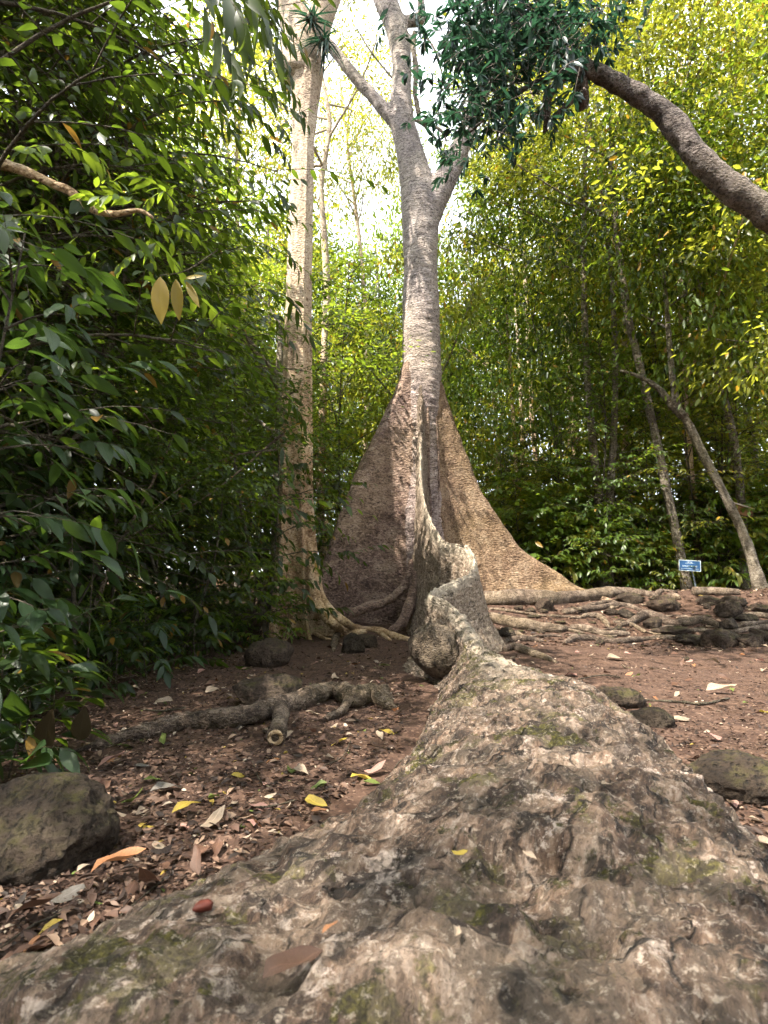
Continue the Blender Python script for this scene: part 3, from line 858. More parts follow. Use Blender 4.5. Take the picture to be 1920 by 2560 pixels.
V = V + NV * (.012 * fbm(V * [3, 3, .9], 3) + .006 * vn(V * [18, 18, 3]))[:, None]
part('trunk', V, F, M['pale'], pale)
p, r = px_path([(640, 170, 78), (648, 110, 84), (640, 50, 72), (628, 0, 66), (615, -80, 60)], LB[1])
b1 = MB(); b1.add(*tube(p, r, 30, 30, .08))
part('branch', *b1.get(), M['pale'], pale)
p, r = px_path([(650, 160, 70), (672, 90, 72), (692, 40, 56), (708, 0, 50), (735, -80, 46)], LB[1])
part('branch', *tube(p, r, 30, 30, .08), M['pale'], pale)
p, r = root_px(rowsC4([(285, 150, 36, 9.15), (298, 320, 50, 9.02), (310, 430, 60, 8.92), (332, 520, 64, 8.83), (372, 590, 64, 8.72), (430, 645, 62, 8.55), (490, 680, 60), (540, 690, 56), (640, 690, 40)]))
part('root', *tube(p, r, 60, 22, .22, 2), M['pale'], pale)
p, r = root_px(rowsC4([(280, 20, 30, 9.2), (292, 200, 44, 9.1), (322, 380, 50, 9.0), (370, 500, 54, 8.9), (430, 580, 54, 8.8), (510, 640, 50, 8.7), (590, 668, 50), (690, 672, 52), (760, 690, 56), (840, 722, 50), (920, 742, 30)]))
part('root', *tube(p, r, 80, 22, .22, 2), M['pale'], pale)
p, r = root_px(rowsC4([(480, 690, 46), (452, 720, 44), (440, 770, 40), (436, 815, 24)]))
part('root', *tube(p, r, 30, 18, .22, 2), M['surf'], pale)
p, r = root_px(rowsC4([(690, 675, 36), (735, 705, 34), (790, 748, 22)]))
part('root', *tube(p, r, 30, 18, .22, 2), M['pale'], pale)
for rows in ([(250, 620, 30, 8.9), (300, 690, 30), (380, 735, 26), (430, 745, 16)], [(190, 600, 34, 9.0), (170, 690, 34), (130, 740, 30), (100, 765, 14)]):
    p, r = root_px(rowsC4(rows)); part('root', *tube(p, r, 40, 18, .2, 2), M['pale'], pale)
(cv, cf, _), cc = crown_cloud(37, 4.2, 3.4, 2.2, 150, 40, .18, FAR, .5)
part('crown', cv + [-2.4, 9.2, 16.6], cf, M['leaf_mid'], pale)

# strap-leaved epiphytes lodged in its fork
TPL_STRAP = leaf_tpl(6, .07, .75, .2, .6)
def epiphyte(c, n, L, label, hang):
    r_ = np.random.RandomState(int(abs(c[0] * 100)) + n)
    O = np.tile(c, (n, 1)) + r_.randn(n, 3) * .03
    az = r_.rand(n) * 6.283
    D = np.stack([np.cos(az), np.sin(az) - .4, r_.uniform(-.6, 1.0, n) - hang], 1)
    Nn = np.tile([0, 0, 1.], (n, 1)) + r_.randn(n, 3) * .3
    v, f, uv = place_leaves(TPL_STRAP, O, D, Nn, L * (.6 + .6 * r_.rand(n)))
    t = thing('epiphyte', label, 'epiphyte', c, 'epiphytes in the pale tree')
    part('foliage', v, f, M['leaf_blue'], t, uv=uv)
    v, f = blob(c, (.09, .07, .12), amp=.3, nu=20, nvv=14, seed=n)
    part('root_ball', v, f, M['stem'], t)
epiphyte(P(672, 40, 8.85), 40, .42, 'dark strap-leaved epiphyte in the fork of the pale fluted tree', .1)
epiphyte(P(700, 92, 8.9), 46, .40, 'spiky epiphyte hanging below the right limb of the pale tree', .45)

# ================================================================== DARK LEANING TREE TOP RIGHT
LT = np.array([6.1, 6.3, 0.0])
LT[2] = g1(LT[0], LT[1])
lean = thing('leaning_tree', 'dark ring-barked trunk arching across the top right with blue-green leaves', 'tree', LT)
rows = [(1960, 690, 84), (1800, 560, 76), (1659, 462, 60), (1560, 392, 55), (1500, 330, 51), (1450, 262, 47), (1390, 212, 42), (1320, 172, 37), (1262, 142, 32), (1235, 128, 27), (1215, 122, 24)]
p, r = px_path(rows, 6.0)
p = np.vstack([[LT + [0, 0, -.2], LT + [-.1, -.1, 1.6]], p]); r = np.concatenate([[.26, .22], r])
V, F = tube(p, r, 240, 36)
NV = vnormals(V, F)
arc = np.repeat(np.linspace(0, 1, 240), 36); arc = np.concatenate([arc, [0, 1]])
V = V + NV * (.011 * vn(np.stack([arc * 90, V[:, 1] * 3, V[:, 2] * 2], 1)) * (arc > .3) + .012 * fbm(V * 7, 3))[:, None]
part('trunk', V, F, M['ring'], lean)
for rr_ in ([(1240, 130, 26), (1222, 152, 24), (1205, 170, 20), (1190, 190, 20), (1192, 230, 14), (1188, 250, 8)],
            [(1252, 140, 22), (1262, 170, 26), (1268, 195, 24), (1262, 200, 10)],
            [(1265, 195, 14), (1235, 210, 12), (1205, 232, 12), (1193, 245, 8)],
            [(1250, 140, 24), (1190, 90, 22), (1130, 60, 16), (1060, 40, 10), (1000, 60, 5)],
            [(1235, 128, 20), (1200, 60, 16), (1180, 0, 12), (1170, -60, 8)],
            [(1240, 150, 14), (1150, 170, 11), (1080, 210, 8), (1010, 260, 4)]):
    p, r = px_path(rr_, 6.0); p[:, 1] += np.linspace(0, .25, len(p))
    part('branch', *tube(p, r, 40, 12, .3, 2), M['ring'], lean)
fo = Foliage(77); rr = fo.r
TPL_W = leaf_tpl(3, .30, .1, .2, .9)
centres = [(1120, 20, 100, 80), (1050, 50, 80, 70), (1210, 40, 70, 60), (1130, 60, 120, 95), (1060, 130, 90, 90), (1180, 10, 130, 80), (1100, 200, 90, 60), (1020, 70, 60, 60), (1030, 270, 60, 70), (985, 200, 45, 70), (1230, 60, 70, 60), (1130, 130, 110, 90), (1200, 110, 90, 60), (1160, -60, 150, 70), (1060, 0, 80, 60)]
for cx_, cy_, sx_, sy_ in centres:
    for k in range(52):
        p0 = P(cx_ + rr.randn() * sx_ * .7, cy_ + rr.randn() * sy_ * .7, 6.1 + rr.randn() * .45)
        d0 = rr.randn(3) * [1, .6, .6] + [0, 0, -.05]
        fo.spray(p0, d0, .16 + .2 * rr.rand(), 9, .115, .2, .004, whorl=(k % 3 != 0))
leafy('crown', fo, TPL_W, 'leaf_blue', 'ring', lean)

# ================================================================== TREE MAKER FOR THE FOREST
CRN = {}
def crown_proto(kind):
    """crown meshes of unit-ish size shared by many trees"""
    if kind not in CRN:
        seed = sum(map(ord, kind))
        if kind.startswith('tall'):
            (v, f, uv), c = crown_cloud(seed, 2.6, 2.6, 4.2, 74, 140, .110, FAR, .35, .42)
        elif kind.startswith('wide'):
            (v, f, uv), c = crown_cloud(seed, 3.6, 3.6, 2.2, 74, 140, .110, FAR, .4, .38)
        else:   # loose
            (v, f, uv), c = crown_cloud(seed, 2.6, 2.6, 3.4, 46, 84, .10, FAR, .3, .42)
        CRN[kind] = (v, f, c)
    return CRN[kind]
CME = {}
def crown_mesh(kind, mat):
    k = (kind, mat)
    if k not in CME:
        v, f, _ = crown_proto(kind)
        me = mesh('crown', v, f); me.materials.append(M[mat]); CME[k] = me
    return CME[k]

def tree(name, label, x, y, h, r0, crown, leafmat, barkmat, lean=(0, 0), cz=.68, cs=1.0, group=None, seed=0, path=None, limbs=9, czs=1.0):
    """tapered trunk with limbs reaching into a shared crown; path: explicit stem [(x,y,z,r)...]"""
    rs = np.random.RandomState(seed + int(abs(x) * 100) + int(abs(y) * 10))
    z0 = g1(x, y)
    t = thing(name, label, 'tree', (x, y, z0 - .02), group)
    mb = MB()
    if path is None:
        n = 7; b = rs.randn(2) * .03 * h
        ts = np.linspace(0, 1, n)
        pts = np.stack([x + lean[0] * h * ts + b[0] * np.sin(ts * 4), y + lean[1] * h * ts + b[1] * np.sin(ts * 3.3), z0 - .3 + (h + .3) * ts], 1)
        rad = r0 * (1.0 - .75 * ts); rad[0] *= 1.35
    else:
        pp = np.array(path); pts = pp[:, :3]; rad = pp[:, 3]
    V, F = tube(pts, rad, 60, 14, .12, 1.6); mb.add(V, F)
    top = crom(np.hstack([pts, rad[:, None]]), 60)
    cc = np.array([np.interp(cz * h + z0, top[:, 2], top[:, 0]), np.interp(cz * h + z0, top[:, 2], top[:, 1]), z0 + cz * h])
    _, _, clumps = crown_proto(crown)
    rot = rs.rand() * 6.283
    ca, sa = math.cos(rot), math.sin(rot)
    sel = rs.choice(len(clumps), limbs, replace=False)
    for k in sel:
        q = clumps[k] * [cs, cs, cs * czs]; q = np.array([q[0] * ca - q[1] * sa, q[0] * sa + q[1] * ca, q[2]]) + cc
        zi = min(max(q[2] - .5 * np.linalg.norm(q[:2] - cc[:2]) - .3, z0 + .25 * h), top[-1, 2] - .02)
        s0 = np.array([np.interp(zi, top[:, 2], top[:, k2]) for k2 in range(3)]); rr = np.interp(zi, top[:, 2], top[:, 3])
        mid = (s0 + q) / 2 + rs.randn(3) * .15; mid[2] += .1
        mb.add(*tube([s0, mid, q], [rr * .55, rr * .35, .012], 12, 6, cap=False))
    part('trunk', *mb.get(), M[barkmat], t)
    c = bpy.data.objects.new('crown', crown_mesh(crown, leafmat)); COL.objects.link(c); c.parent = t
    c.location = cc - np.array(t.location); c.rotation_euler = (0, 0, rot); c.scale = (cs, cs, cs * czs)
    return t

# ---- slender trees of the right side that one can tell apart
def stem(rows, Yv, zfoot=None):
    out = []
    for q in rows:
        dx, dy, wd = q[:3]; yy = q[3] if len(q) > 3 else Yv
        p_ = P(dx, dy, yy); out.append((*p_, wpx(wd * .34, dx, dy, yy)))
    return out
s = stem([(1492, 1310, 50), (1487, 1285, 40), (1470, 1200, 30), (1445, 1080, 28), (1420, 960, 26), (1395, 850, 25), (1375, 760, 24), (1358, 690, 22), (1345, 600, 20), (1330, 480, 18), (1318, 340, 15)], 11.7)
tree('slender_tree', 'straight grey trunk rising right behind the blue sign', s[0][0], 11.7, 12, .2, 'loose1', 'leaf_yel', 'dim', path=s, cz=.86, cs=1.0, limbs=7)
s = stem([(1650, 1290, 54), (1640, 1262, 44), (1612, 1170, 30), (1568, 1075, 28), (1520, 985, 26), (1490, 920, 25), (1462, 872, 22), (1448, 770, 18), (1440, 660, 14), (1425, 540, 12), (1430, 490, 8)], 11.2)
t_ = tree('slender_tree', 'dark sinuous tree bending left from the right edge', s[0][0], 11.2, 10, .2, 'loose2', 'leaf_yel', 'dim', path=s, cz=.80, cs=1.0, limbs=7)
p, r = px_path([(1475, 900, 20), (1445, 865, 16), (1420, 838, 12), (1385, 815, 8), (1340, 800, 5)], 11.2)
part('branch', *tube(p, r, 30, 10, .2), M['dim'], t_)
s = stem([(1612, 1290, 34), (1608, 1250, 28), (1606, 1160, 27), (1596, 1040, 26), (1585, 950, 25), (1560, 850, 24), (1535, 760, 22), (1515, 660, 18), (1500, 560, 15), (1490, 440, 12), (1482, 300, 9)], 12.2)
tree('slender_tree', 'dark knotty trunk carrying the brown wooden board', s[0][0], 12.2, 12, .2, 'loose3', 'leaf_yel', 'dim', path=s, cz=.84, cs=1.0, limbs=7)
s = stem([(1600, 1285, 22), (1590, 1100, 18), (1580, 950, 16), (1575, 800, 16), (1570, 650, 15), (1560, 500, 13), (1555, 380, 10)], 13.4)
tree('slender_tree', 'thin pale upright trunk just behind the knotty one', s[0][0], 13.4, 14, .15, 'loose1', 'leaf_yel', 'pale', path=s, cz=.82, cs=1.1, limbs=7)
s = stem([(1385, 1250, 24), (1372, 1130, 18), (1345, 1010, 15), (1310, 910, 13), (1280, 850, 11), (1265, 800, 9), (1245, 720, 6)], 13.6)
tree('slender_tree', 'thin mossy tree leaning left between great buttress and blue sign', s[0][0], 13.6, 8, .1, 'loose2', 'leaf_mid', 'dim', path=s, cz=.75, cs=.7, limbs=6)
s = stem([(1180, 1270, 24), (1178, 1180, 20), (1165, 1060, 18), (1150, 900, 16), (1140, 700, 15), (1130, 500, 13), (1125, 350, 10)], 18)
tree('forest_tree', 'pale trunk half hidden in foliage right of the great tree', s[0][0], 18, 18, .2, 'tall1', 'leaf_mid', 'pale', path=s, cz=.82, cs=1.0)
s = stem([(1262, 1270, 30), (1255, 1120, 25), (1245, 960, 24), (1235, 800, 22), (1215, 600, 20), (1190, 420, 18)], 17)
tree('forest_tree', 'pale straight trunk in mid distance between buttress and sign', s[0][0], 17, 16, .2, 'tall2', 'leaf_yel', 'pale', path=s, cz=.8, cs=.9)
s = stem([(1518, 1290, 46), (1512, 1150, 30), (1506, 1000, 26), (1496, 800, 22), (1486, 600, 18), (1476, 400, 14)], 15.5)
tree('forest_tree', 'thick brown trunk in shade behind the blue sign', s[0][0], 15.5, 18, .3, 'wide2', 'leaf_yel', 'dim', path=s, cz=.85, cs=1.1)
# thin pale tree between the two big ones
s = stem([(703, 1330, 30), (697, 1180, 26), (692, 1050, 25), (697, 900, 24), (700, 760, 23), (706, 620, 22), (698, 480, 20), (693, 400, 19), (704, 330, 17), (712, 260, 15), (700, 190, 12), (690, 130, 10), (696, 60, 7)], 13)
tree('slender_tree', 'thin pale tree seen between the fluted tree and left buttress', s[0][0], 13, 13, .15, 'loose3', 'leaf_yel', 'pale', path=s, cz=.93, cs=.75, limbs=10)
# ---- stems one can make out in the left thicket
def thin(rows, Yv, label, crown='loose1', mat='leaf_dark', bark='stem', cz=.9, cs=.5, czs=.6, limbs=5):
    s = stem(rows, Yv)
    return tree('thicket_tree', label, s[0][0], s[0][1], s[-1][2] - g1(s[0][0], s[0][1]), .05, crown, mat, bark, path=s, cz=cz, cs=cs, czs=czs, limbs=limbs)
thin([(150, 1400, 17), (175, 1347, 15), (208, 1299, 14), (233, 1234, 13), (255, 1183, 12), (281, 1135, 10), (330, 1040, 8), (380, 930, 5)], 5.5, 'brown stem leaning right across the dark left thicket', bark='surf')
thin([(234, 1400, 12), (237, 1347, 11), (242, 1292, 10), (248, 1220, 10), (250, 1100, 9), (255, 960, 7), (262, 800, 5)], 6.2, 'dark upright stem beside the leaning brown one in the left thicket')
thin([(356, 1320, 14), (343, 1256, 12), (328, 1209, 11), (307, 1157, 10), (288, 1128, 9), (260, 1050, 7), (240, 950, 5)], 6.8, 'dark stem leaning left in the middle of the left thicket')
thin([(575, 1380, 15), (561, 1278, 12), (547, 1212, 11), (525, 1120, 10), (510, 1020, 9), (500, 900, 6)], 8.2, 'dark stem leaning left close beside the fluted tree', cs=.6)
thin([(130, 1560, 20), (139, 1504, 17), (161, 1365, 15), (150, 1200, 13), (120, 1050, 10), (100, 900, 6)], 4.9, 'dark stem at the thicket edge beside the left clearing')
thin([(590, 1360, 70), (594, 1250, 38), (597, 1100, 30), (600, 1000, 28), (603, 850, 26), (606, 700, 20)], 10.4, 'brown trunk half hidden behind the fluted tree', 'loose2', 'leaf_mid', 'dim', cs=.9)
# the pale bough hanging in the upper left
bl = thing('overhanging_bough', 'smooth pale bough bending into the picture at upper left', 'branch', P(-260, 330, 3.6))
p, r = px_path([(-260, 330, 28), (-60, 345, 24), (0, 354, 22), (60, 372, 20), (115, 398, 18), (150, 412, 18), (180, 440, 16), (215, 458, 14), (250, 462, 12), (300, 455, 9), (330, 470, 6)], 3.6)
part('branch', *tube(p, r, 90, 16, .15, 2), M['pale'], bl)
fo = Foliage(5)
for k in range(34):
    c_ = fo.r.uniform(-150, 430); q = P(c_, 430 + fo.r.randn() * 70, 3.6 + fo.r.randn() * .25)
    fo.spray(q, fo.r.randn(3) * [1, .6, .4], .28, 8, .11, .4, .003)
leafy('foliage', fo, TPL, 'leaf_mid', 'stem', bl)

# ================================================================== SAPLINGS, SHRUBS, HERBS (prototypes, then copies)
def proto(name, cat, stemVF, leafVF, mat):
    t = bpy.data.objects.new(name, None); COL.objects.link(t); t.empty_display_size = .2; t['category'] = cat
    part('stem', stemVF[0], stemVF[1], M['stem'], t)
    v, f, uv = leafVF; part('foliage', v, f, M[mat], t, uv=uv)
    return t
PR = {}
for k in range(3):
    PR['tall', k] = proto('understory_tree', 'tree', *sapling(100 + k, 6.2, .105, 32, .25, 7, 10, .16, ((k - 1) * .05, 0), .35, .032), 'leaf_dark')
    PR['talm', k] = proto('understory_tree', 'tree', *sapling(130 + k, 6.0, .100, 32, .26, 7, 10, .12, ((1 - k) * .05, 0), .3, .028), 'leaf_mid')
    PR['taly', k] = proto('understory_tree', 'tree', *sapling(160 + k, 5.6, .100, 30, .28, 7, 10, .14, (0, 0), .3, .026), 'leaf_yel')
    PR['sap', k] = proto('sapling', 'sapling', *sapling(200 + k, 2.7, .115, 20, .34, 5, 8, .15, ((k - 1) * .08, 0), .35, .018), 'leaf_dark')
    PR['shrub', k] = proto('shrub', 'shrub', *sapling(230 + k, 1.25, .11, 18, .5, 4, 7, .08, (0, 0), .3, .010), 'leaf_dark' if k else 'leaf_mid')
    PR['shrubr', k] = proto('shrub', 'shrub', *sapling(245 + k, 1.35, .10, 22, .5, 5, 8, .06, (0, 0), .3, .010), 'leaf_mid' if k else 'leaf_yel')
    PR['herb', k] = proto('seedling', 'seedling', *sapling(260 + k, .45, .11, 8, .55, 2, 5, .1, (0, 0), .35, .005), 'leaf_dark' if k != 1 else 'leaf_near')
PR['broad', 0] = proto('broad_leaved_sapling', 'sapling', *sapling(301, 2.6, .155, 18, .30, 3, 6, .2, (.16, 0), .4, .016, TPL_B), 'leaf_near')
PR['broad', 1] = proto('broad_leaved_sapling', 'sapling', *sapling(305, 2.2, .15, 16, .34, 3, 6, .15, (.10, 0), .4, .014, TPL_B), 'leaf_near')
USED = set()
def put(kind, k, x, y, label, group=None, s=1.0, rot=None, tilt=0.0, dz=-.03):
    src = PR[kind, k]
    o = src if (kind, k) not in USED else copy_tree(src)
    USED.add((kind, k))
    o.location = (x, y, g1(x, y) + dz)
    o.rotation_euler = (tilt * rnd.uniform(-1, 1), tilt * rnd.uniform(-1, 1), rnd.uniform(0, 6.283) if rot is None else rot)
    o.scale = (s, s, s * rnd.uniform(.9, 1.12))
    o['label'] = label
    if group: o['group'] = group
    elif 'group' in o: del o['group']
    return o

def edge_x(y):      # left rim of the clearing
    return float(np.interp(y, [1.5, 3.2, 4.8, 5.4, 7.8, 9.2, 11], [-2.9, -2.9, -2.85, -2.15, -1.95, -1.75, -1.5]))

# left thicket
spots = []
def scatter(n, y0, y1, width, gap):
    out = []; tries = 0
    while len(out) < n and tries < 4000:
        tries += 1
        y = rnd.uniform(y0, y1); x = edge_x(y) - gap - abs(rnd.gauss(0, .5)) * width
        if x < -.78 * y - 1.5: continue
        if all((x - a) ** 2 + (y - b) ** 2 > (.055 * y + .12) ** 2 for a, b in spots[-60:]):
            spots.append((x, y)); out.append((x, y))
    return out
for i, (x, y) in enumerate(scatter(23, 4.6, 10.5, 4.5, .55)):
    kind = 'tall' if (i % 3 or x > -3) else 'talm'
    if x > -.17 * y - 2.4: x = -.17 * y - 2.4 - rnd.random() * .8
    put(kind, i % 3, x, y, 'dark leafy understory tree in the dense thicket left of the fluted tree', 'understory trees of the left thicket', rnd.uniform(.85, 1.35) * (1 if y < 7 else 1.25), tilt=.06)
for i, (x, y) in enumerate(scatter(24, 4.4, 10.5, 3.5, .25)):
    put('sap', i % 3, x, y, 'dark green sapling low in the left thicket', 'saplings of the left thicket', rnd.uniform(.7, 1.2), tilt=.12)
spots.clear()
for i, (x, y) in enumerate(scatter(30, 4.2, 10, 2.2, .12)):
    put('shrub', i % 3, x, y, 'leafy shrub at the foot of the left thicket', 'shrubs at the foot of the left thicket', rnd.uniform(.45, .9), tilt=.15)
spots.clear()
for i, (x, y) in enumerate(scatter(46, 3.6, 9.2, 1.1, -.05)):
    put('herb', i % 3, x, y, 'small dark seedling at the edge of the leaf-strewn clearing', 'seedlings along the left edge of the clearing', rnd.uniform(.5, 1.2), tilt=.2)
put('shrubr', 1, *P(560, 1340, 8.0)[:2], 'bright glossy shrub at the foot of the fluted tree', s=.8)
put('sap', 0, *P(575, 1340, 8.3)[:2], 'slender sapling whose leaves cross the fluted trunk', s=1.15)
put('shrub', 1, *P(615, 1330, 8.6)[:2], 'small glossy shrub touching the fluted trunk', s=.5)
# large-leaved saplings close on the left
put('broad', 0, -2.15, 2.75, 'broad-leaved dark sapling nearest at the left edge', s=1.0, rot=.3)
put('broad', 1, -2.45, 3.35, 'broad-leaved sapling behind the nearest one at left', s=1.15, rot=1.6)
put('broad', 0, -2.9, 4.0, 'tall broad-leaved sapling standing back at the left edge', s=1.35, rot=3.9)
put('broad', 1, -2.15, 2.35, 'low broad-leaved sapling with glossy leaves at left edge', s=.55, rot=4.4)
put('broad', 0, -2.55, 3.9, 'low broad-leaved plant beside the dark stem at the thicket edge', s=.48, rot=2.2)
put('tall', 1, -3.6, 4.3, 'tall dark tree closing the upper left corner', s=1.15, rot=1.0)
put('tall', 0, -3.0, 4.7, 'dense dark tree filling the top left of the view', s=1.3, rot=2.0)
put('tall', 2, -3.9, 6.0, 'tall dark tree between the upper left corner and the fluted tree', s=1.45, rot=4.0)
put('tall', 1, -4.7, 7.4, 'tall leafy tree rising behind the upper left foliage', s=1.5, rot=5.5)
put('tall', 2, -3.1, 5.0, 'dark understory tree leaning over the left clearing edge', s=1.1, rot=2.6)
put('talm', 1, -3.9, 5.6, 'mid green understory tree near the upper left corner', s=1.35, rot=.6)
put('talm', 2, -3.6, 7.6, 'mid green understory tree whose leaves reach the fluted trunk', s=1.2, rot=3.3)
put('talm', 0, -3.4, 11.2, 'leafy understory tree standing behind the fluted trunk', s=1.3, rot=5.0)

# leafy bough drooping into the top left with long narrow leaves
db = thing('drooping_bough', 'bough with long narrow green leaves drooping in at top left', 'branch', P(330, -260, 3.2))
fo = Foliage(19); TPL_L = leaf_tpl(6, .24, .35, .2, .75)
for k in range(5):
    t = k / 4
    p0 = P(390 + 110 * t, -60 + 120 * math.sin(t * 3) * fo.r.rand() , 3.2 + fo.r.randn() * .2)
    fo.spray(p0, np.array([.6, fo.r.randn() * .4, -.55]), .38, 7, .25, .5, .004)
for k in range(40):
    p0 = P(fo.r.uniform(430, 590), fo.r.uniform(-80, 260), 4.6 + fo.r.randn() * .4)
    fo.spray(p0, np.array([.7, fo.r.randn() * .5, -.3 + fo.r.randn() * .3]), .32, 8, .14, .4, .004)
for k in range(12):
    p0 = P(fo.r.uniform(580, 625), [130, 180, 260, 300, 400, 640, 680, 520, 60, 90, 850, 940][k], 5.2)
    fo.spray(p0, np.array([.5, fo.r.randn() * .3, -.5]), .30, 8, .15, .4, .004)
leafy('foliage', fo, TPL_L, 'leaf_dark', 'stem', db)
p, r = px_path([(-100, -330, 40), (200, -200, 32), (400, -140, 24), (600, -60, 14)], 3.4); part('branch', *tube(p, r, 40, 12, .2), M['ring'], db)

# sprig of yellowing leaves hanging over the thicket
sp0 = P(395, 560, 3.0)
sg = thing('yellowing_sprig', 'sprig of large golden leaves hanging over the left thicket', 'sprig', sp0)
tw = [P(470, 540, 3.0), P(420, 575, 3.0), P(385, 590, 3.0), P(345, 595, 3.0)]
part('stem', *tube(tw, [.004, .003, .003, .002], 14, 6), M['stem'], sg)
for (a, b, c, d_, fl) in ((346, 598, 347, 697, .34), (380, 603, 386, 690, .26), (402, 608, 430, 662, .22), (398, 602, 440, 594, .2)):
    o_ = P(a, b, 3.0); e_ = P(c, d_, 2.96)
    L = np.linalg.norm(e_ - o_)
    v, f, uv = place_leaves(leaf_tpl(8, fl, .06, .25, .9), [o_], [e_ - o_], [[.15, -1, .1]], [L])
    part('leaf', v, f, M['leaf_gold'], sg, uv=uv)
# lime young shoot low at left, and other single leaves that catch the light
def shoot(label, pts, leaves, mat, Yv, w_=.5):
    b = P(*pts[0], Yv)
    t = thing('young_shoot', label, 'plant', b)
    part('stem', *tube([P(*q, Yv) for q in pts], np.linspace(.005, .002, len(pts)), 20, 6), M['stem'], t)
    for a, b_, c, d_, nn in leaves:
        o_ = P(a, b_, Yv); e_ = P(c, d_, Yv - .12)
        v, f, uv = place_leaves(leaf_tpl(6, w_, .12, .2, .8), [o_], [e_ - o_], [nn], [np.linalg.norm(e_ - o_)])
        part('leaf', v, f, M[mat], t, uv=uv)
shoot('young shoot with two lime green leaves low in the left thicket', [(190, 1420), (196, 1300), (205, 1180), (207, 1145)],
      [(205, 1150, 212, 1117, (.3, -1, .2)), (207, 1150, 236, 1164, (0, -.6, 1)), (200, 1145, 160, 1140, (0, -.4, 1)), (204, 1190, 230, 1210, (0, -.4, 1)), (204, 1200, 175, 1190, (0, -.4, 1))], 'leaf_lime', 4.2)
shoot('seedling with blue-grey leaf beside the mossy boulder', [(18, 1680), (30, 1630), (45, 1560), (60, 1500)],
      [(45, 1560, 22, 1502, (.2, -1, .5)), (58, 1505, 105, 1485, (0, -.3, 1)), (50, 1550, 85, 1530, (0, -.3, 1)), (30, 1640, 70, 1620, (0, -.3, 1))], 'leaf_near', 2.75, .6)
shoot('seedling with teal leaves behind the mossy boulder', [(60, 1700), (58, 1660), (55, 1640)],
      [(56, 1650, 0, 1628, (0, -.3, 1)), (56, 1645, 88, 1600, (0, -.7, 1)), (56, 1650, 100, 1640, (0, -.5, 1))], 'leaf_near', 2.55, .55)
shoot('pair of upright oval brown leaves on thin stalks at left', [(95, 1640), (96, 1620)],
      [(92, 1628, 104, 1540, (0, -1, .1)), (172, 1600, 180, 1536, (.3, -1, .1))], 'leaf_old', 2.9, .42)
for i, (dx, dy, Yv, ss) in enumerate(((20, 1150, 2.9, .9), (10, 1290, 2.7, .8), (60, 1420, 3.2, .8), (120, 1480, 3.6, .7), (320, 1440, 5.2, .8), (430, 1420, 6.0, .9), (250, 1460, 4.8, .7))):
    q = P(dx, dy, Yv); put('herb', i % 3, q[0], q[1], ['bright seedling among the ferny growth at left edge', 'glossy seedling low at the left edge', 'long-leaved seedling in front of the dark thicket', 'seedling beside the dark stem of the clearing edge', 'pale-leaved seedling at the middle foot of the thicket', 'leafy seedling right of the thicket foot', 'seedling between two dark stems of the thicket'][i], s=ss * 1.6)

for i in range(16):
    y = rnd.uniform(2.6, 4.6); x = -.72 * y - rnd.uniform(.0, .5) + (.35 if y > 3.6 else 0)
    put('shrub' if i % 2 else 'herb', i % 3, x, y, 'leafy plant in the tangle along the left picture edge', 'plants along the left picture edge', rnd.uniform(.5, .8) if i % 2 else rnd.uniform(1.0, 1.7), tilt=.2)

# ================================================================== FOREST BEHIND
def gap_ok(x, y, h, cr):
    """keep the sky opening over the great tree free"""
    a0, a1 = (x - cr) / y, (x + cr) / y
    if a1 < -.10 or a0 > .16: return h
    return min(h, .9 + .58 * y)
zone = lambda x, y: ('left' if x / y < -.16 else 'middle' if x / y < .13 else 'right')
LAB = {('left', 'n'): 'leafy forest tree beyond the left thicket', ('middle', 'n'): 'forest tree behind the great buttressed tree', ('right', 'n'): 'yellow-green forest tree beyond the root bank on the right'}
GRP = {'left': 'forest trees beyond the left thicket', 'middle': 'forest trees behind the great tree', 'right': 'forest trees beyond the root bank'}
cr_kinds = ['tall1', 'tall2', 'wide1', 'wide2', 'tall3']
rr = random.Random(3); placed = []
def forest(n, y0, y1, hr, spacing, csr, az=(-.78, .82), mats=None):
    cnt = 0; tries = 0
    while cnt < n and tries < 5000:
        tries += 1
        y = y0 + (y1 - y0) * rr.random(); a = rr.uniform(*az); x = a * y
        if y < 12.5 and x < 2.6 and x > -1.9: continue
        if any((x - u) ** 2 + (y - v) ** 2 < spacing ** 2 for u, v in placed): continue
        cs = rr.uniform(*csr); h = rr.uniform(*hr) * y
        h = gap_ok(x, y, h, 2.2 * cs)
        placed.append((x, y)); z = zone(x, y)
        mat = rr.choice(mats[z])
        tree('forest_tree', LAB[z, 'n'], x, y, h, .006 * h + .02, cr_kinds[cnt % 5], mat, rr.choice(['dim', 'pale', 'dim']), (rr.uniform(-.05, .05), rr.uniform(-.03, .03)), .56, cs, GRP[z], cnt, limbs=5, czs=rr.uniform(1.2, 1.6))
        cnt += 1
MT = {'left': ['leaf_yel', 'leaf_sun', 'leaf_mid'], 'middle': ['leaf_mid', 'leaf_dark', 'leaf_yel'], 'right': ['leaf_yel', 'leaf_mid', 'leaf_dark', 'leaf_sun', 'leaf_sun', 'leaf_dark']}
forest(13, 12.5, 17, (.60, 1.1), 1.9, (.8, 1.1), mats=MT)
forest(18, 17, 26, (.5, 1.05), 3.0, (1.0, 1.5), mats=MT)
forest(18, 26, 42, (.4, .8), 4.4, (1.5, 2.2), mats=MT)
tree('forest_tree', 'airy yellow-leaved tree against the sky between the two big trunks', -1.15, 20, 18.5, .12, 'wide1', 'leaf_sun', 'pale', (.0, 0), .86, .8, None, 3, limbs=14, czs=1.6)
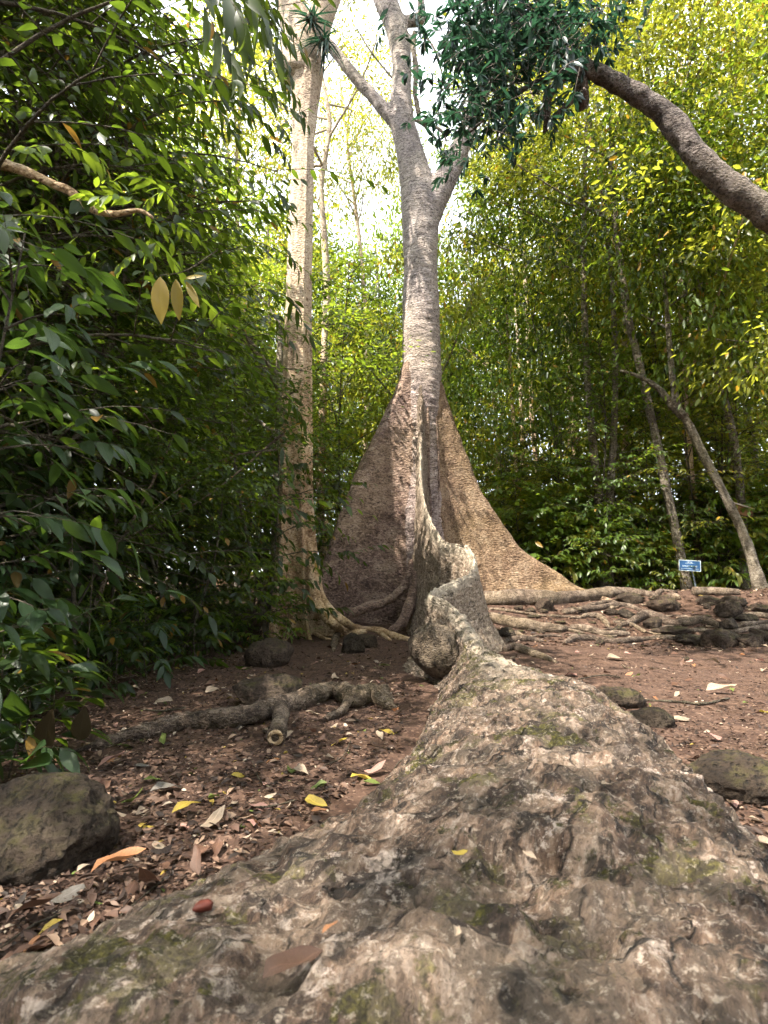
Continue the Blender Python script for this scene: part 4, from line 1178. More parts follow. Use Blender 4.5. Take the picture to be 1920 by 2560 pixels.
tree('forest_tree', 'airy yellow-leaved tree against the sky left of the fluted trunk', -5.0, 18.5, 17.5, .12, 'tall2', 'leaf_sun', 'pale', (.0, 0), .84, 1.2, None, 5, limbs=14)
# tall canopy trees that lean in over the right side, nearer than the rest
for i, (x, y, h, cs, k) in enumerate(((6.9, 8.8, 10.5, 1.1, 'tall1'), (7.2, 10.2, 12.5, 1.15, 'wide1'), (4.4, 12.6, 13.5, 1.0, 'tall3'), (9.2, 12.2, 14, 1.2, 'tall2'), (6.4, 13.8, 16, 1.2, 'wide2'))):
    tree('canopy_tree', ['near canopy tree with glowing yellow leaves at the right edge', 'broad canopy tree behind the arching trunk', 'tall yellow canopy tree left of the arching trunk', 'canopy tree in the far upper right corner', 'broad-crowned tree behind the slender right-hand stems'][i], x, y, h, .085, k, ['leaf_yel', 'leaf_mid', 'leaf_sun', 'leaf_sun', 'leaf_yel'][i], 'dim', (.01, 0), .72, cs, None, i, limbs=8)
# trees out of view, added to block sky light behind and beside the viewer
for i, (x, y, h, cs, k) in enumerate(((-6.5, -3.5, 11, 1.2, 'wide1'), (6.8, -4.0, 12, 1.2, 'wide2'), (-7.5, 2.0, 12, 1.1, 'wide2'), (8.2, 1.8, 11, 1.1, 'wide1'), (-3.2, -5.0, 6.5, 1.0, 'tall1'), (3.4, -5.6, 7, 1.0, 'tall2'), (0, -7.5, 7, 1.1, 'tall1'), (-8, -8, 16, 1.6, 'wide2'), (9, -9, 16, 1.6, 'wide1'), (.5, -13, 12, 1.6, 'wide1'))):
    tree('canopy_tree', 'unseen canopy tree added on the near side to shade the clearing', x, y, h, .14, k, 'leaf_mid', 'dim', (0, 0), .74, cs, 'unseen canopy trees added to shade the clearing', 40 + i, limbs=8)
# undergrowth behind the root bank, and behind the great tree
for i in range(30):
    y = rr.uniform(12.2, 17); x = rr.uniform(.16, .72) * y
    put('tall' if x / y < .28 and i % 2 else ['taly', 'talm'][i % 2], (i // 3) % 3, x, y, 'leafy understory tree behind the root-covered bank', 'understory trees behind the root bank', rr.uniform(.55, 1.15), tilt=.06)
for i in range(12):
    y = rr.uniform(12.3, 17); x = rr.uniform(-.13, .15) * y
    put('talm', i % 3, x, y, 'leafy understory tree behind the great buttressed trunk', 'understory trees behind the great trunk', rr.uniform(.6, 1.1), tilt=.06)
for i in range(70):
    y = rr.uniform(11.9, 15.5); x = rr.uniform(.15, .68) * y
    put('shrubr', i % 3, x, y, 'low shrub in the shade behind the root-covered bank', 'shrubs behind the root bank', rr.uniform(.8, 1.8), tilt=.1)
for i in range(16):
    y = rr.uniform(10.5, 13.5); x = rr.uniform(-.34, -.14) * y
    put('tall' if i % 2 else 'talm', i % 3, x, y, 'understory tree behind the fluted tree', 'understory trees behind the fluted tree', rr.uniform(.7, 1.2), tilt=.06)
q = P(1435, 1225, 11.9); put('shrubr', 0, q[0], q[1], 'pale sunlit shrub left of the blue sign post', s=.85)
q = P(655, 1320, 9.0)
# far wood that reads as one mass
r_ = np.random.RandomState(8); O = []; 
nfar = 45000
a = r_.uniform(-1.0, 1.0, nfar); y = r_.uniform(40, 62, nfar); x = a * y
top = np.where((a > -.09) & (a < .15), 17, 24) + 6 * vn(np.stack([x * .22, y * .2, x * 0], 1))
z = r_.rand(nfar) ** .9 * top
keep = vn(np.stack([x * .35, y * .35, z * .35], 1)) > -.35
O = np.stack([x, y, z + .6], 1)[keep]
D = r_.randn(len(O), 3); D[:, 2] -= .4; Nn = r_.randn(len(O), 3) * .5; Nn[:, 2] += 1
v, f, uv = place_leaves(FAR, O, D, Nn, .55 * (.6 + .8 * r_.rand(len(O))))
tag(part('distant_wood', v, f, M['leaf_yel']), 'distant green wood closing the view behind the trees', 'woodland', kind='stuff')
for o in list(PR.items()):
    if o[0] not in USED: 
        for ch in list(o[1].children): bpy.data.objects.remove(ch)
        bpy.data.objects.remove(o[1])

# ================================================================== ROCKS
def rock(px, label, depth=.8, Yv=None, sink=.22, seed=None, amp=.10, fl=5, nu=48, hs=1.0):
    """px: x0, x1, ytop, ybottom in photo units; stands where its lower edge meets the ground"""
    x0, x1, y0, y1 = px
    g_ = G((x0 + x1) / 2, y1)
    if Yv: g_ = P((x0 + x1) / 2, y1, Yv)
    wv = wpx((x1 - x0) / 2, (x0 + x1) / 2, y1, g_[1])
    ry = wv * depth
    cy_ = g_[1] + ry * .8
    zt = P((x0 + x1) / 2, y0, cy_)[2]
    zb = g1(g_[0], cy_)
    hz_ = max(zt - zb, wv * .25) * hs
    rz = hz_ / (2 - sink * 2) * 1.12
    cx_ = P((x0 + x1) / 2, (y0 + y1) / 2, cy_)[0]
    c = np.array([cx_, cy_, zb + hz_ - rz])
    sd_ = seed if seed is not None else int(x0 * 7 + y0 * 3) % 997
    V, F = blob(c, (wv * 1.05, ry, rz), 0, nu, nu // 2 + 6, amp, 2.6, sd_, fl)
    near_ = 1.0 / max(1, cy_ / 2.5)
    V = V + vnormals(V, F) * (.012 * wv / .3 * fbm(V * 9, 3) + .004 * fbm(V * 40, 2) * near_)[:, None]
    o = part('rock', V, F, M['rock'], None, origin=c)
    return tag(o, label, 'rock')
rock((-95, 252, 1655, 1905), 'large mossy pitted boulder in the left foreground', .85, seed=4, nu=150, fl=4, amp=.10, hs=.86)
rock((526, 639, 1380, 1442), 'round mossy boulder in front of the fluted tree', seed=7, nu=70, fl=3)
rock((502, 676, 1452, 1526), 'pitted dark boulder behind the fallen exposed root', seed=12, nu=80, fl=6)
rock((733, 790, 1368, 1412), 'small mossy stone under the fluted tree\'s looping root', seed=3, nu=50)
rock((765, 815, 1366, 1400), 'mossy stone beside the looping root, right of another', seed=21, nu=50)
rock((1488, 1730, 1598, 1735), 'broad dark low boulder at the right edge beside the great root', .8, seed=9, nu=110, fl=5, hs=.7)
rock((1358, 1455, 1513, 1572), 'dark rounded stone against the right flank of the great root', seed=15, nu=60, hs=.7)
rock((1262, 1390, 1468, 1532), 'flat dark stone just beyond the crest of the great root', seed=18, nu=60, hs=.7)
def C3p(cx, cy): return ((1200 + cx / 2.304) / K, (1400 + cy / 2.304) / K)
RK = [((970, 1152, 208, 300), 'dark egg-shaped boulder left of the blue sign post'),
      ((1345, 1502, 240, 345), 'large round reddish boulder right of the blue sign'),
      ((1382, 1532, 203, 285), 'brown boulder just behind the large round one'),
      ((1232, 1378, 210, 266), 'low brown boulder just right of the sign post'),
      ((1298, 1520, 402, 502), 'large pointed boulder at the front of the root bank'),
      ((1480, 1640, 430, 506), 'low boulder joined to the right of the large pointed one'),
      ((1112, 1300, 428, 492), 'long low boulder left of the large pointed one'),
      ((1365, 1482, 338, 402), 'angular boulder below the large round one'),
      ((1462, 1612, 314, 362), 'flat-topped brown boulder near the right edge of the bank'),
      ((1543, 1680, 254, 306), 'low boulder at the right edge, level with the round one'),
      ((1556, 1690, 396, 474), 'grey boulder cut by the right picture edge'),
      ((700, 792, 279, 322), 'small brown stone in the middle of the root bank'),
      ((800, 892, 284, 338), 'reddish stone between two roots on the bank'),
      ((326, 434, 203, 300), 'squarish dark block under the big horizontal root'),
      ((992, 1192, 378, 438), 'low flat boulder at the middle of the bank foot'),
      ((780, 942, 194, 258), 'dark boulder on the crest of the bank'),
      ((944, 1052, 334, 402), 'reddish stone under the arching root'),
      ((108, 216, 388, 446), 'reddish stone beside the right flank of the winding root'),
      ((492, 602, 272, 312), 'low stone on the middle of the bank'),
      ((262, 322, 278, 306), 'small round stone below the square block'),
      ((328, 392, 283, 308), 'small round stone right of another below the square block'),
      ((196, 252, 258, 292), 'small stone tucked under the left end of the big horizontal root'),
      ((1288, 1332, 260, 284), 'fist-sized stone by the low boulder near the sign'),
      ((1486, 1545, 476, 508), 'fist-sized pale stone in front of the large pointed boulder'),
      ((505, 602, 128, 166), 'dark stone on the far rim of the bank'),
      ((600, 692, 128, 166), 'dark mossy stone on the far rim, right of another'),
      ((740, 830, 385, 435), 'low stone among roots at the bank foot'),
      ((660, 720, 455, 490), 'small dark stone at the edge of the bare earth'),
      ((1162, 1210, 556, 586), 'small black stone lying on the bare earth at right')]
for i, ((x0, x1, y0, y1), lab) in enumerate(RK):
    a = C3p(x0, y0); b = C3p(x1, y1)
    rock((a[0], b[0], a[1], b[1]), lab, .75, seed=30 + i, nu=44, fl=7 if i % 2 else 5, hs=1.1, amp=.22)

# ================================================================== SURFACE ROOTS
def rootline(rows, label, bump=.25, lift=.5, n=None, mat='surf', crop=None, Yv=None, group=None):
    rows = [(*C3p(a, b), c * 1.4 / 2.304 / K, *rest) for a, b, c, *rest in rows] if crop == 3 else rows
    p, r = root_px(rows, lift=lift)
    o = part('surface_root', *tube(p, r, n or 14 * len(rows), 16, bump, 2.2), M[mat], None, origin=p[0])
    return tag(o, label, 'root', group)
RT = [([(20, 200, 70), (120, 195, 72), (230, 195, 70), (350, 200, 66), (470, 196, 58), (600, 192, 52), (730, 175, 50), (820, 168, 44), (920, 178, 36), (1010, 196, 22)], 'thick horizontal root along the crest of the bank'),
      ([(45, 279, 12), (150, 284, 14), (260, 303, 14), (400, 318, 14), (560, 325, 16), (620, 312, 22), (680, 314, 26), (720, 345, 24), (742, 385, 14)], 'thin root winding along the bank then bending down'),
      ([(60, 312, 40), (150, 335, 50), (230, 352, 54), (330, 372, 50), (430, 382, 40), (500, 388, 24)], 'thick shaded root under the thin winding one'),
      ([(480, 292, 24), (560, 285, 28), (640, 272, 28), (740, 256, 28), (800, 250, 28), (860, 256, 24), (930, 286, 18), (960, 292, 10)], 'knotty root in the middle of the bank'),
      ([(800, 372, 16), (870, 346, 28), (920, 318, 34), (960, 304, 36), (1020, 314, 38), (1090, 345, 38), (1190, 350, 34), (1250, 334, 34), (1300, 338, 30), (1370, 372, 22)], 'stout arching root below the egg-shaped boulder'),
      ([(770, 350, 14), (870, 364, 18), (910, 385, 18), (955, 412, 14)], 'short dark root crossing under the arching one'),
      ([(485, 474, 16), (520, 452, 30), (570, 440, 32), (650, 440, 28), (690, 450, 24), (780, 458, 28), (880, 452, 30), (960, 446, 18), (1060, 438, 22), (1160, 444, 18)], 'pale root along the foot of the bank'),
      ([(640, 432, 10), (680, 448, 14), (705, 470, 10)], 'short stub root crossing the pale one'),
      ([(1440, 412, 18), (1530, 396, 24), (1620, 384, 26), (1720, 378, 26)], 'smooth pale root running out at the right edge'),
      ([(1470, 372, 18), (1540, 362, 28), (1620, 356, 20), (1720, 350, 20)], 'short root above the smooth pale one at right edge'),
      ([(140, 508, 26), (200, 490, 36), (260, 505, 40), (320, 530, 36), (380, 556, 26), (440, 585, 12)], 'pale flaking root lying on the bare earth beside the winding root'),
      ([(130, 462, 24), (200, 448, 28), (280, 448, 26), (360, 462, 16)], 'low root behind the pale flaking one'),
      ([(345, 438, 14), (400, 430, 16), (470, 436, 12)], 'short dark root left of the bank foot'),
      ([(520, 378, 22), (600, 386, 30), (660, 400, 32), (720, 412, 28), (800, 416, 26), (860, 420, 16)], 'root at the lower middle of the bank'),
      ([(480, 392, 16), (540, 402, 18), (600, 418, 14)], 'small root left of the lower middle one'),
      ([(1230, 172, 40), (1300, 168, 42), (1380, 172, 40), (1490, 176, 34)], 'mossy log-like root behind the blue sign'),
      ([(930, 162, 20), (1000, 154, 22), (1070, 146, 16)], 'dark root on the rim left of the sign'),
      ([(1130, 326, 12), (1180, 322, 14), (1225, 332, 10)], 'short looping root right of the arching one'),
      ([(210, 412, 20), (235, 430, 20), (270, 442, 14)], 'short stub beside the reddish stone'),
      ([(1180, 405, 18), (1250, 398, 20), (1330, 402, 16)], 'root in front of the flat boulder'),
      ([(380, 156, 16), (450, 150, 24), (520, 138, 26), (570, 122, 22), (620, 128, 14)], 'root on the rim beside the right buttress foot'),
      ([(1010, 196, 26), (1030, 178, 24), (1060, 170, 20), (1130, 180, 16)], 'bent root left of the sign tree'),
      ([(1080, 205, 20), (1110, 196, 30), (1140, 206, 26), (1150, 220, 14)], 'stubby curled root at the foot of the sign tree'),
      ([(1500, 310, 20), (1570, 306, 24), (1660, 318, 22), (1740, 325, 20)], 'thin root below the right edge boulder'),
      ([(600, 265, 14), (680, 245, 18), (760, 235, 14), (830, 262, 12)], 'thin root above the knotty one')]
for rows, lab in RT: rootline(rows, lab, crop=3)

# lesser stones and rootlets that fill the bank between them
rq = random.Random(21)
for i in range(26):
    cx_, cy_ = rq.uniform(120, 1640), rq.uniform(215, 470); wd = rq.uniform(18, 46); hh_ = wd * rq.uniform(.45, .7)
    a = C3p(cx_ - wd, cy_ - hh_); b = C3p(cx_ + wd, cy_)
    o = rock((a[0], b[0], a[1], b[1]), 'small half-buried stone among the roots of the bank', .8, seed=200 + i, nu=26, fl=5, amp=.2)
    o['group'] = 'small stones among the bank roots'
for i in range(24):
    cx_, cy_ = rq.uniform(120, 1560), rq.uniform(225, 470); ln = rq.uniform(60, 210); sg_ = rq.choice((-1, 1))
    rows = [(cx_ + ln * t, cy_ + sg_ * rq.uniform(0, 10) + rq.uniform(-7, 7), rq.uniform(7, 15)) for t in (0, .3, .6, 1)]
    rows[0] = (*rows[0][:2], 4); rows[-1] = (*rows[-1][:2], 3)
    rootline(rows, 'thin rootlet running over the bank between the thicker roots', .3, .6, crop=3, group='thin rootlets on the bank')
# exposed root lying across the left of the clearing, with stubs
ex_rows = [(160, 1622, 12), (205, 1608, 24), (250, 1592, 28), (310, 1578, 32), (380, 1558, 40), (440, 1548, 46), (500, 1546, 48), (560, 1536, 48), (620, 1516, 46), (670, 1500, 46), (705, 1488, 42), (735, 1488, 40), (765, 1502, 46), (800, 1494, 46), (828, 1505, 42), (842, 1520, 20)]
p, r = root_px(ex_rows, lift=.72)
er = thing('exposed_root', 'gnarled exposed root lying across the earth on the left', 'root', p[0])
V, F = tube(p, r, 260, 34, .16, 1.4); NV = vnormals(V, F)
V = V + NV * (.012 * fbm(V * 12, 3) + .005 * fbm(V * 40, 2))[:, None]
part('stem', V, F, M['surf'], er)
p, r = root_px([(606, 1545, 30), (607, 1556, 34), (603, 1568, 36), (598, 1580, 40), (595, 1588, 40)], lift=.8)
p[0] += [0, .03, .04]; p[1] += [0, 0, .03]; p[2] += [0, 0, .015]
part('stub', *tube(p, r, 40, 20, .22, 2.4), M['surf'], er, label='stub root sawn off with a ringed end')
e = p[-1]; dirv = unit(p[-1] - p[-2]); ring = MB()
th = np.linspace(0, 6.283, 25)[:-1]; sv = unit(np.cross(dirv, [0, 0, 1])); uv_ = np.cross(sv, dirv)
for rad_, rr_ in ((r[-1] * .62, r[-1] * .22),):
    pts = [e + dirv * r[-1] * .42 + (sv * math.cos(a) + uv_ * math.sin(a)) * rad_ for a in np.linspace(0, 6.283, 26)]
    ring.add(*tube(pts, rr_, 40, 8, .2))
part('cut_ring', *ring.get(), M['pale'], er)
for rows in ([(760, 1508, 24), (745, 1526, 20), (728, 1540, 18), (705, 1551, 15)], [(825, 1508, 34), (840, 1520, 22), (856, 1528, 8)]):
    p, r = root_px(rows, lift=.8); p[0] += [0, .03, .06]
    part('stub', *tube(p, r, 30, 16, .25, 2.2), M['surf'], er)

# ================================================================== SIGNS
def text_mesh(body, size, ext=.0015):
    cu = bpy.data.curves.new('txt', 'FONT'); cu.body = body; cu.size = size; cu.align_x = 'CENTER'; cu.align_y = 'CENTER'; cu.extrude = ext; cu.resolution_u = 3
    o = bpy.data.objects.new('txt', cu); COL.objects.link(o)
    dg = bpy.context.evaluated_depsgraph_get(); dg.update()
    me = bpy.data.meshes.new_from_object(o.evaluated_get(dg), depsgraph=dg)
    bpy.data.objects.remove(o); bpy.data.curves.remove(cu)
    return me
def boxmb(mb, x0, x1, y0, y1, z0, z1):
    V = np.array([(x, y, z) for z in (z0, z1) for y in (y0, y1) for x in (x0, x1)], float)
    F = np.array([(0, 2, 3, 1), (4, 5, 7, 6), (0, 1, 5, 4), (2, 6, 7, 3), (0, 4, 6, 2), (1, 3, 7, 5)])
    mb.add(V, F); return mb
M['sign_blue'] = m_plain('blue_enamel', (.006, .045, .13), .4, .4)
M['white'] = m_plain('white_paint', (.40, .45, .48), .5)
M['steel'] = m_plain('galvanised_steel', (.16, .19, .21), .5)
M['wood'] = m_plain('brown_board_wood', (.20, .095, .035), .7, .3, .004, 14)
M['cream'] = m_plain('faded_carved_paint', (.42, .34, .26), .8)
sc_ = P(1490, 1222, 11.35); post_g = np.array([P(1508, 1290, 11.4)[0], 11.4, 0]); post_g[2] = g1(post_g[0], 11.4)
sg = thing('blue_sign', 'small blue sign with white border and lettering on a thin post', 'sign', post_g)
half_w = wpx(21.5, 1490, 1222, 11.35); half_h = wpx(12, 1490, 1222, 11.35)
def signpart(name, mb, mat):
    v, f = mb.get(); me = mesh(name, v, f, False); me.materials.append(M[mat]); o = bpy.data.objects.new(name, me); COL.objects.link(o); o.parent = sg
    return o
SIGN_ROT = (R(90 - 14), R(-7) , 0)
SM = Matrix.Translation(Vector(sc_ - post_g)) @ Matrix.Rotation(R(4), 4, 'Y') @ Matrix.Rotation(R(-16), 4, 'Z') @ Matrix.Rotation(R(78), 4, 'X')
o = signpart('panel', boxmb(MB(), -half_w, half_w, -half_h, half_h, -.006, .004), 'sign_blue'); o.matrix_local = SM
fr = MB(); bw = half_w * .05
boxmb(fr, -half_w, half_w, half_h - bw, half_h, .0042, .009); boxmb(fr, -half_w, half_w, -half_h, -half_h + bw, .0042, .009)
boxmb(fr, -half_w, -half_w + bw, -half_h + bw, half_h - bw, .0042, .009); boxmb(fr, half_w - bw, half_w, -half_h + bw, half_h - bw, .0042, .009)
o = signpart('border', fr, 'white'); o.matrix_local = SM
for body, size, yy in (('MÊ SÀ', half_h * .32, .62), ('________', half_h * .2, .42), ('NHỰC LÀ NHÚ', half_h * .36, -.12), ('------------------------', half_h * .2, -.58)):
    if '_' in body or '--' in body:
        mb = MB(); ww = half_w * (.42 if '_' in body else .8); rq = random.Random(4); xx = -ww
        while xx < ww:
            l_ = rq.uniform(.02, .05) * half_w * 2; boxmb(mb, xx, min(ww, xx + l_), yy * half_h - half_h * .03, yy * half_h + half_h * .03, .0042, .0058); xx += l_ + half_w * .03
        v, f = mb.get(); me = mesh('lettering', v, f, False)
    else:
        me = text_mesh(body, size)
        for v_ in me.vertices: v_.co.y += yy * half_h; v_.co.z += .006
    me.name = 'lettering'; me.materials.clear(); me.materials.append(M['white'])
    o = bpy.data.objects.new('lettering', me); COL.objects.link(o); o.parent = sg; o.matrix_local = SM
part('post', *tube([post_g + [0.02, 0, -.15], P(1500, 1255, 11.38), P(1492, 1225, 11.38)], [.016, .015, .014], 8, 10), M['steel'], sg)
# wooden direction board nailed to the knotty trunk
wc_ = P(1601, 1103, 11.95)
wb = thing('wooden_board', 'weathered brown wooden board nailed to the knotty trunk', 'sign', wc_)
hw, hh = wpx(25, 1601, 1103, 11.95), wpx(9.5, 1601, 1103, 11.95)
BM_ = Matrix.Rotation(R(17), 4, 'Y') @ Matrix.Rotation(R(90), 4, 'X')
mb = MB(); boxmb(mb, -hw, hw, -hh, hh, -.02, .02)
v, f = mb.get(); me = mesh('panel', v, f, False); me.materials.append(M['wood']); o = bpy.data.objects.new('panel', me); COL.objects.link(o); o.parent = wb; o.matrix_local = BM_
mb = MB(); boxmb(mb, -hw, hw, hh, hh + .025, -.022, .045)
v, f = mb.get(); me = mesh('top_rail', v, f, False); me.materials.append(M['cream']); o = bpy.data.objects.new('top_rail', me); COL.objects.link(o); o.parent = wb; o.matrix_local = BM_

# ================================================================== LEAF LITTER
ybin = np.linspace(-1, 10, 111); XL = np.full(111, 9.0); XR = np.full(111, -9.0)
for l, r_ in zip(L2, R2):
    for q in (l, r_):
        k = int(np.clip(round((q[1] + 1) / .1), 0, 110))
        for kk in range(max(0, k - 2), min(110, k + 2) + 1): XL[kk] = min(XL[kk], l[0], r_[0]); XR[kk] = max(XR[kk], l[0], r_[0])
def on_root(x, y, m=.03):
    k = np.clip(np.round((y + 1) / .1).astype(int), 0, 110)
    return (x > XL[k] - m) & (x < XR[k] + m) & (y < 10)
def m_litter():
    m = N('dry_leaf_litter'); geo = m.n('ShaderNodeNewGeometry'); o = m.obj()
    col = m.ramp(geo.outputs['Random Per Island'], [(0, (.018, .010, .007)), (.22, (.042, .022, .015)), (.48, (.080, .043, .030)), (.70, (.14, .082, .056)), (.86, (.25, .165, .115)), (.945, (.42, .33, .25)), (.982, (.30, .21, .04)), (.991, (.11, .15, .03))], 'CONSTANT')
    a = m.noise(o, 60, 4, .6)
    col = m.mix(m.ramp(a, [(.35, 0.0), (.7, .4)]), col, (.04, .024, .018))
    b = m.principled(col, .62, None, .35); tr = m.n('ShaderNodeBsdfTranslucent'); m.t.links.new(col, tr.inputs[0])
    mx = m.n('ShaderNodeMixShader'); mx.inputs[0].default_value = .2
    m.t.links.new(b.outputs[0], mx.inputs[1]); m.t.links.new(tr.outputs[0], mx.inputs[2]); return m.finish(mx)
M['litter'] = m_litter()
r_ = np.random.RandomState(44)
def litter_pts(n, y0, y1, dens):
    y = np.exp(r_.uniform(math.log(y0), math.log(y1), n)); x = r_.uniform(-.72, .74, n) * (y + .25)
    k = ~on_root(x, y)
    k &= r_.rand(n) < dens(x, y)
    return x[k], y[k]
left_d = lambda x, y: np.where(x < .3, np.clip(1.15 - .10 * np.clip(y - 3.6, 0, 9) * (x > -1.6), .25, 1), np.where(y < 4.2, .75, np.where(y > 7.4, .75, .36)))
LV = MB()
tpls = [leaf_tpl(3, .42, .25, .5), leaf_tpl(3, .5, -.15, -.3), leaf_tpl(3, .36, .4, .1), leaf_tpl(3, .48, .12, .7)]
for tq in tpls:
    x, y = litter_pts(2700, 1.0, 12, left_d); n = len(x)
    z = gz(x, y) + .006 + .012 * r_.rand(n)
    az = r_.rand(n) * 6.283
    D = np.stack([np.cos(az), np.sin(az), r_.randn(n) * .15], 1); Nn = r_.randn(n, 3) * .28; Nn[:, 2] += 1
    v, f, _ = place_leaves(tq, np.stack([x, y, z], 1), D, Nn, r_.uniform(.020, .062, n)); LV.add(v, f)
x = r_.uniform(.9, 8.5, 5200); y = r_.uniform(7.6, 12.2, 5200); k = x < .7 * y; x = x[k]; y = y[k]; n = len(x)
z = gz(x, y) + .006 + .012 * r_.rand(n); az = r_.rand(n) * 6.283; D = np.stack([np.cos(az), np.sin(az), r_.randn(n) * .2], 1); Nn = r_.randn(n, 3) * .3; Nn[:, 2] += 1
v, f, _ = place_leaves(tpls[0], np.stack([x, y, z], 1), D, Nn, r_.uniform(.03, .10, n)); LV.add(v, f)
# crumbs of broken leaf
x, y = litter_pts(42000, .95, 9.5, left_d); n = len(x); z = gz(x, y) + .004 + .006 * r_.rand(n)
az = r_.rand(n) * 6.283; D = np.stack([np.cos(az), np.sin(az), r_.randn(n) * .25], 1); Nn = r_.randn(n, 3) * .45; Nn[:, 2] += 1
v, f, _ = place_leaves(leaf_far(.55, .2, .4), np.stack([x, y, z], 1), D, Nn, r_.uniform(.007, .026, n)); LV.add(v, f)
v, f = LV.get()
tag(part('leaf_litter', v, f, M['litter']), 'dry brown leaf litter strewn over the red earth', 'leaf litter', kind='stuff')

def m_dry(name, col, spot=(.06, .03, .02)):
    m = N(name); o = m.obj(); oi = m.n('ShaderNodeObjectInfo')
    a = m.noise(o, 35, 5, .7)
    c = m.mix(m.ramp(a, [(.42, 0.0), (.72, .75)]), col, spot)
    c = m.mix(m.math('MULTIPLY', oi.outputs['Random'], .45), c, tuple(x * .55 for x in col))
    sx = m.n('ShaderNodeSeparateXYZ'); m.t.links.new(m.n('ShaderNodeTexCoord').outputs['UV'], sx.inputs[0])
    rib = m.ramp(m.math('ABSOLUTE', m.math('SUBTRACT', sx.outputs[1], .5)), [(0, .5), (.05, 0.0)])
    c = m.mix(rib, c, tuple(min(1, x * 1.6) for x in col))
    b = m.principled(c, .55, m.bump(a, .4, .004), .35); tr = m.n('ShaderNodeBsdfTranslucent'); m.t.links.new(c, tr.inputs[0])
    mx = m.n('ShaderNodeMixShader'); mx.inputs[0].default_value = .2
    m.t.links.new(b.outputs[0], mx.inputs[1]); m.t.links.new(tr.outputs[0], mx.inputs[2]); return m.finish(mx)
for nm, c in (('dry_brown', (.105, .054, .035)), ('dry_orange', (.34, .15, .065)), ('dry_pale', (.34, .26, .19)), ('dry_pink', (.36, .20, .165)), ('dry_yellow', (.40, .29, .045)), ('dry_green', (.13, .17, .035)), ('dry_grey', (.15, .135, .12))):
    M[nm] = m_dry(nm + '_leaf', c)
LP = []
for k in range(7):
    v, f, uv = leaf_tpl(7, [.42, .5, .36, .45, .55, .40, .48][k], [.22, -.12, .35, .1, .2, -.25, .4][k], [.5, -.3, .2, .8, .3, .5, -.4][k], [.85, .75, 1, .8, .9, .8, 1][k])
    v = v + np.stack([0 * v[:, 0], .03 * np.sin(v[:, 0] * 9 + k), .05 * np.sin(v[:, 0] * 7 + v[:, 1] * 9 + k)], 1)
    LP.append((v, f, uv))
LM = {}
def fallen(x, y, L, mat, label, rot, group=None, k=0, tilt=.18, onz=None):
    key = (k, mat)
    if key not in LM:
        me = mesh('fallen_leaf', *LP[k][:2], True, LP[k][2]); me.materials.append(M[mat]); LM[key] = me
    o = bpy.data.objects.new('fallen_leaf', LM[key]); COL.objects.link(o)
    o.location = (x, y, (g1(x, y) if onz is None else onz) + L * .12 + .008); o.scale = (L, L, L)
    o.rotation_euler = (rnd.gauss(0, tilt), rnd.gauss(0, tilt), rot)
    return tag(o, label, 'leaf', group)
SP = [(250, 1912, 115, 'dry_orange', 'large curled orange-brown leaf, biggest between boulder and root', 15), (452, 1800, 75, 'dry_pale', 'twisted pale leaf lying upright left of the great root', 60),
      (585, 1783, 90, 'dry_orange', 'toothed orange-brown leaf near the left edge of the great root', 5), (425, 1872, 70, 'dry_brown', 'brown pointed leaf close to the great root edge', 75),
      (398, 1768, 62, 'dry_yellow', 'yellow-green leaf lying over a pinkish one', 20), (405, 1790, 55, 'dry_pink', 'pinkish leaf under the yellow-green one', -30),
      (522, 1682, 55, 'dry_yellow', 'single golden yellow leaf in the middle of the litter', 35), (780, 1690, 50, 'dry_yellow', 'folded yellow leaf beside the great root', 20), (812, 1678, 52, 'dry_pink', 'pink leaf behind the folded yellow one', 15),
      (800, 1698, 50, 'dry_green', 'green leaf under the pink one beside the great root', 10), (652, 1668, 42, 'dry_pale', 'pale cream leaf right of the golden one', -35), (355, 1716, 70, 'dry_grey', 'long grey-green leaf in the litter', 25),
      (240, 1662, 60, 'dry_pink', 'pinkish pale leaf right of the mossy boulder', 10), (305, 1662, 50, 'dry_grey', 'mauve-grey leaf right of the pinkish pale one', 60), (275, 1618, 50, 'dry_green', 'green leaf under the tip of the exposed root', 15),
      (608, 1600, 52, 'dry_pale', 'cream leaf in front of the sawn stub', 5), (838, 1586, 40, 'dry_yellow', 'bright yellow leaf near the hollow of the great root', 5), (600, 1560, 30, 'dry_green', 'green leaf fragment right of the sawn stub', 20),
      (715, 1640, 26, 'dry_pale', 'small white leaf scrap left of the great root', 30), (690, 1760, 36, 'dry_orange', 'small red-orange leaf near the great root', 0), (545, 1760, 26, 'dry_green', 'small green leaf on bare soil', 60),
      (60, 2010, 110, 'dry_brown', 'large dark leaf half buried at the lower left', 30), (125, 1960, 90, 'dry_grey', 'mauve leaf at the lower left', 50), (40, 1900, 60, 'dry_green', 'green leaf scrap at the left picture edge', 40),
      (300, 1770, 40, 'dry_pale', 'pale ragged leaf close to the boulder', 70), (315, 1800, 34, 'dry_yellow', 'yellow leaf scrap close to the boulder', 60), (330, 1690, 40, 'dry_green', 'green leaf with pale tip behind the boulder', -10), (410, 1675, 26, 'dry_green', 'small lime leaf beyond the boulder', 70),
      (830, 1444, 26, 'dry_green', 'bright green leaf on the earth left of the knob', 5), (290, 1745, 60, 'dry_green', 'slender green leaf against the boulder', -5), (1640, 1780, 60, 'dry_pale', 'pale leaf below the right-hand boulder', 20), (1650, 1830, 50, 'dry_pale', 'cream leaf at the right picture edge', -20),
      (1330, 1425, 40, 'dry_pale', 'pale leaf on bare earth beyond the great root', 0), (1560, 1500, 70, 'dry_pale', 'long pale leaf on the bare earth at right', 5), (1480, 1560, 50, 'dry_pale', 'pale leaf left of the broad dark boulder', 20)]
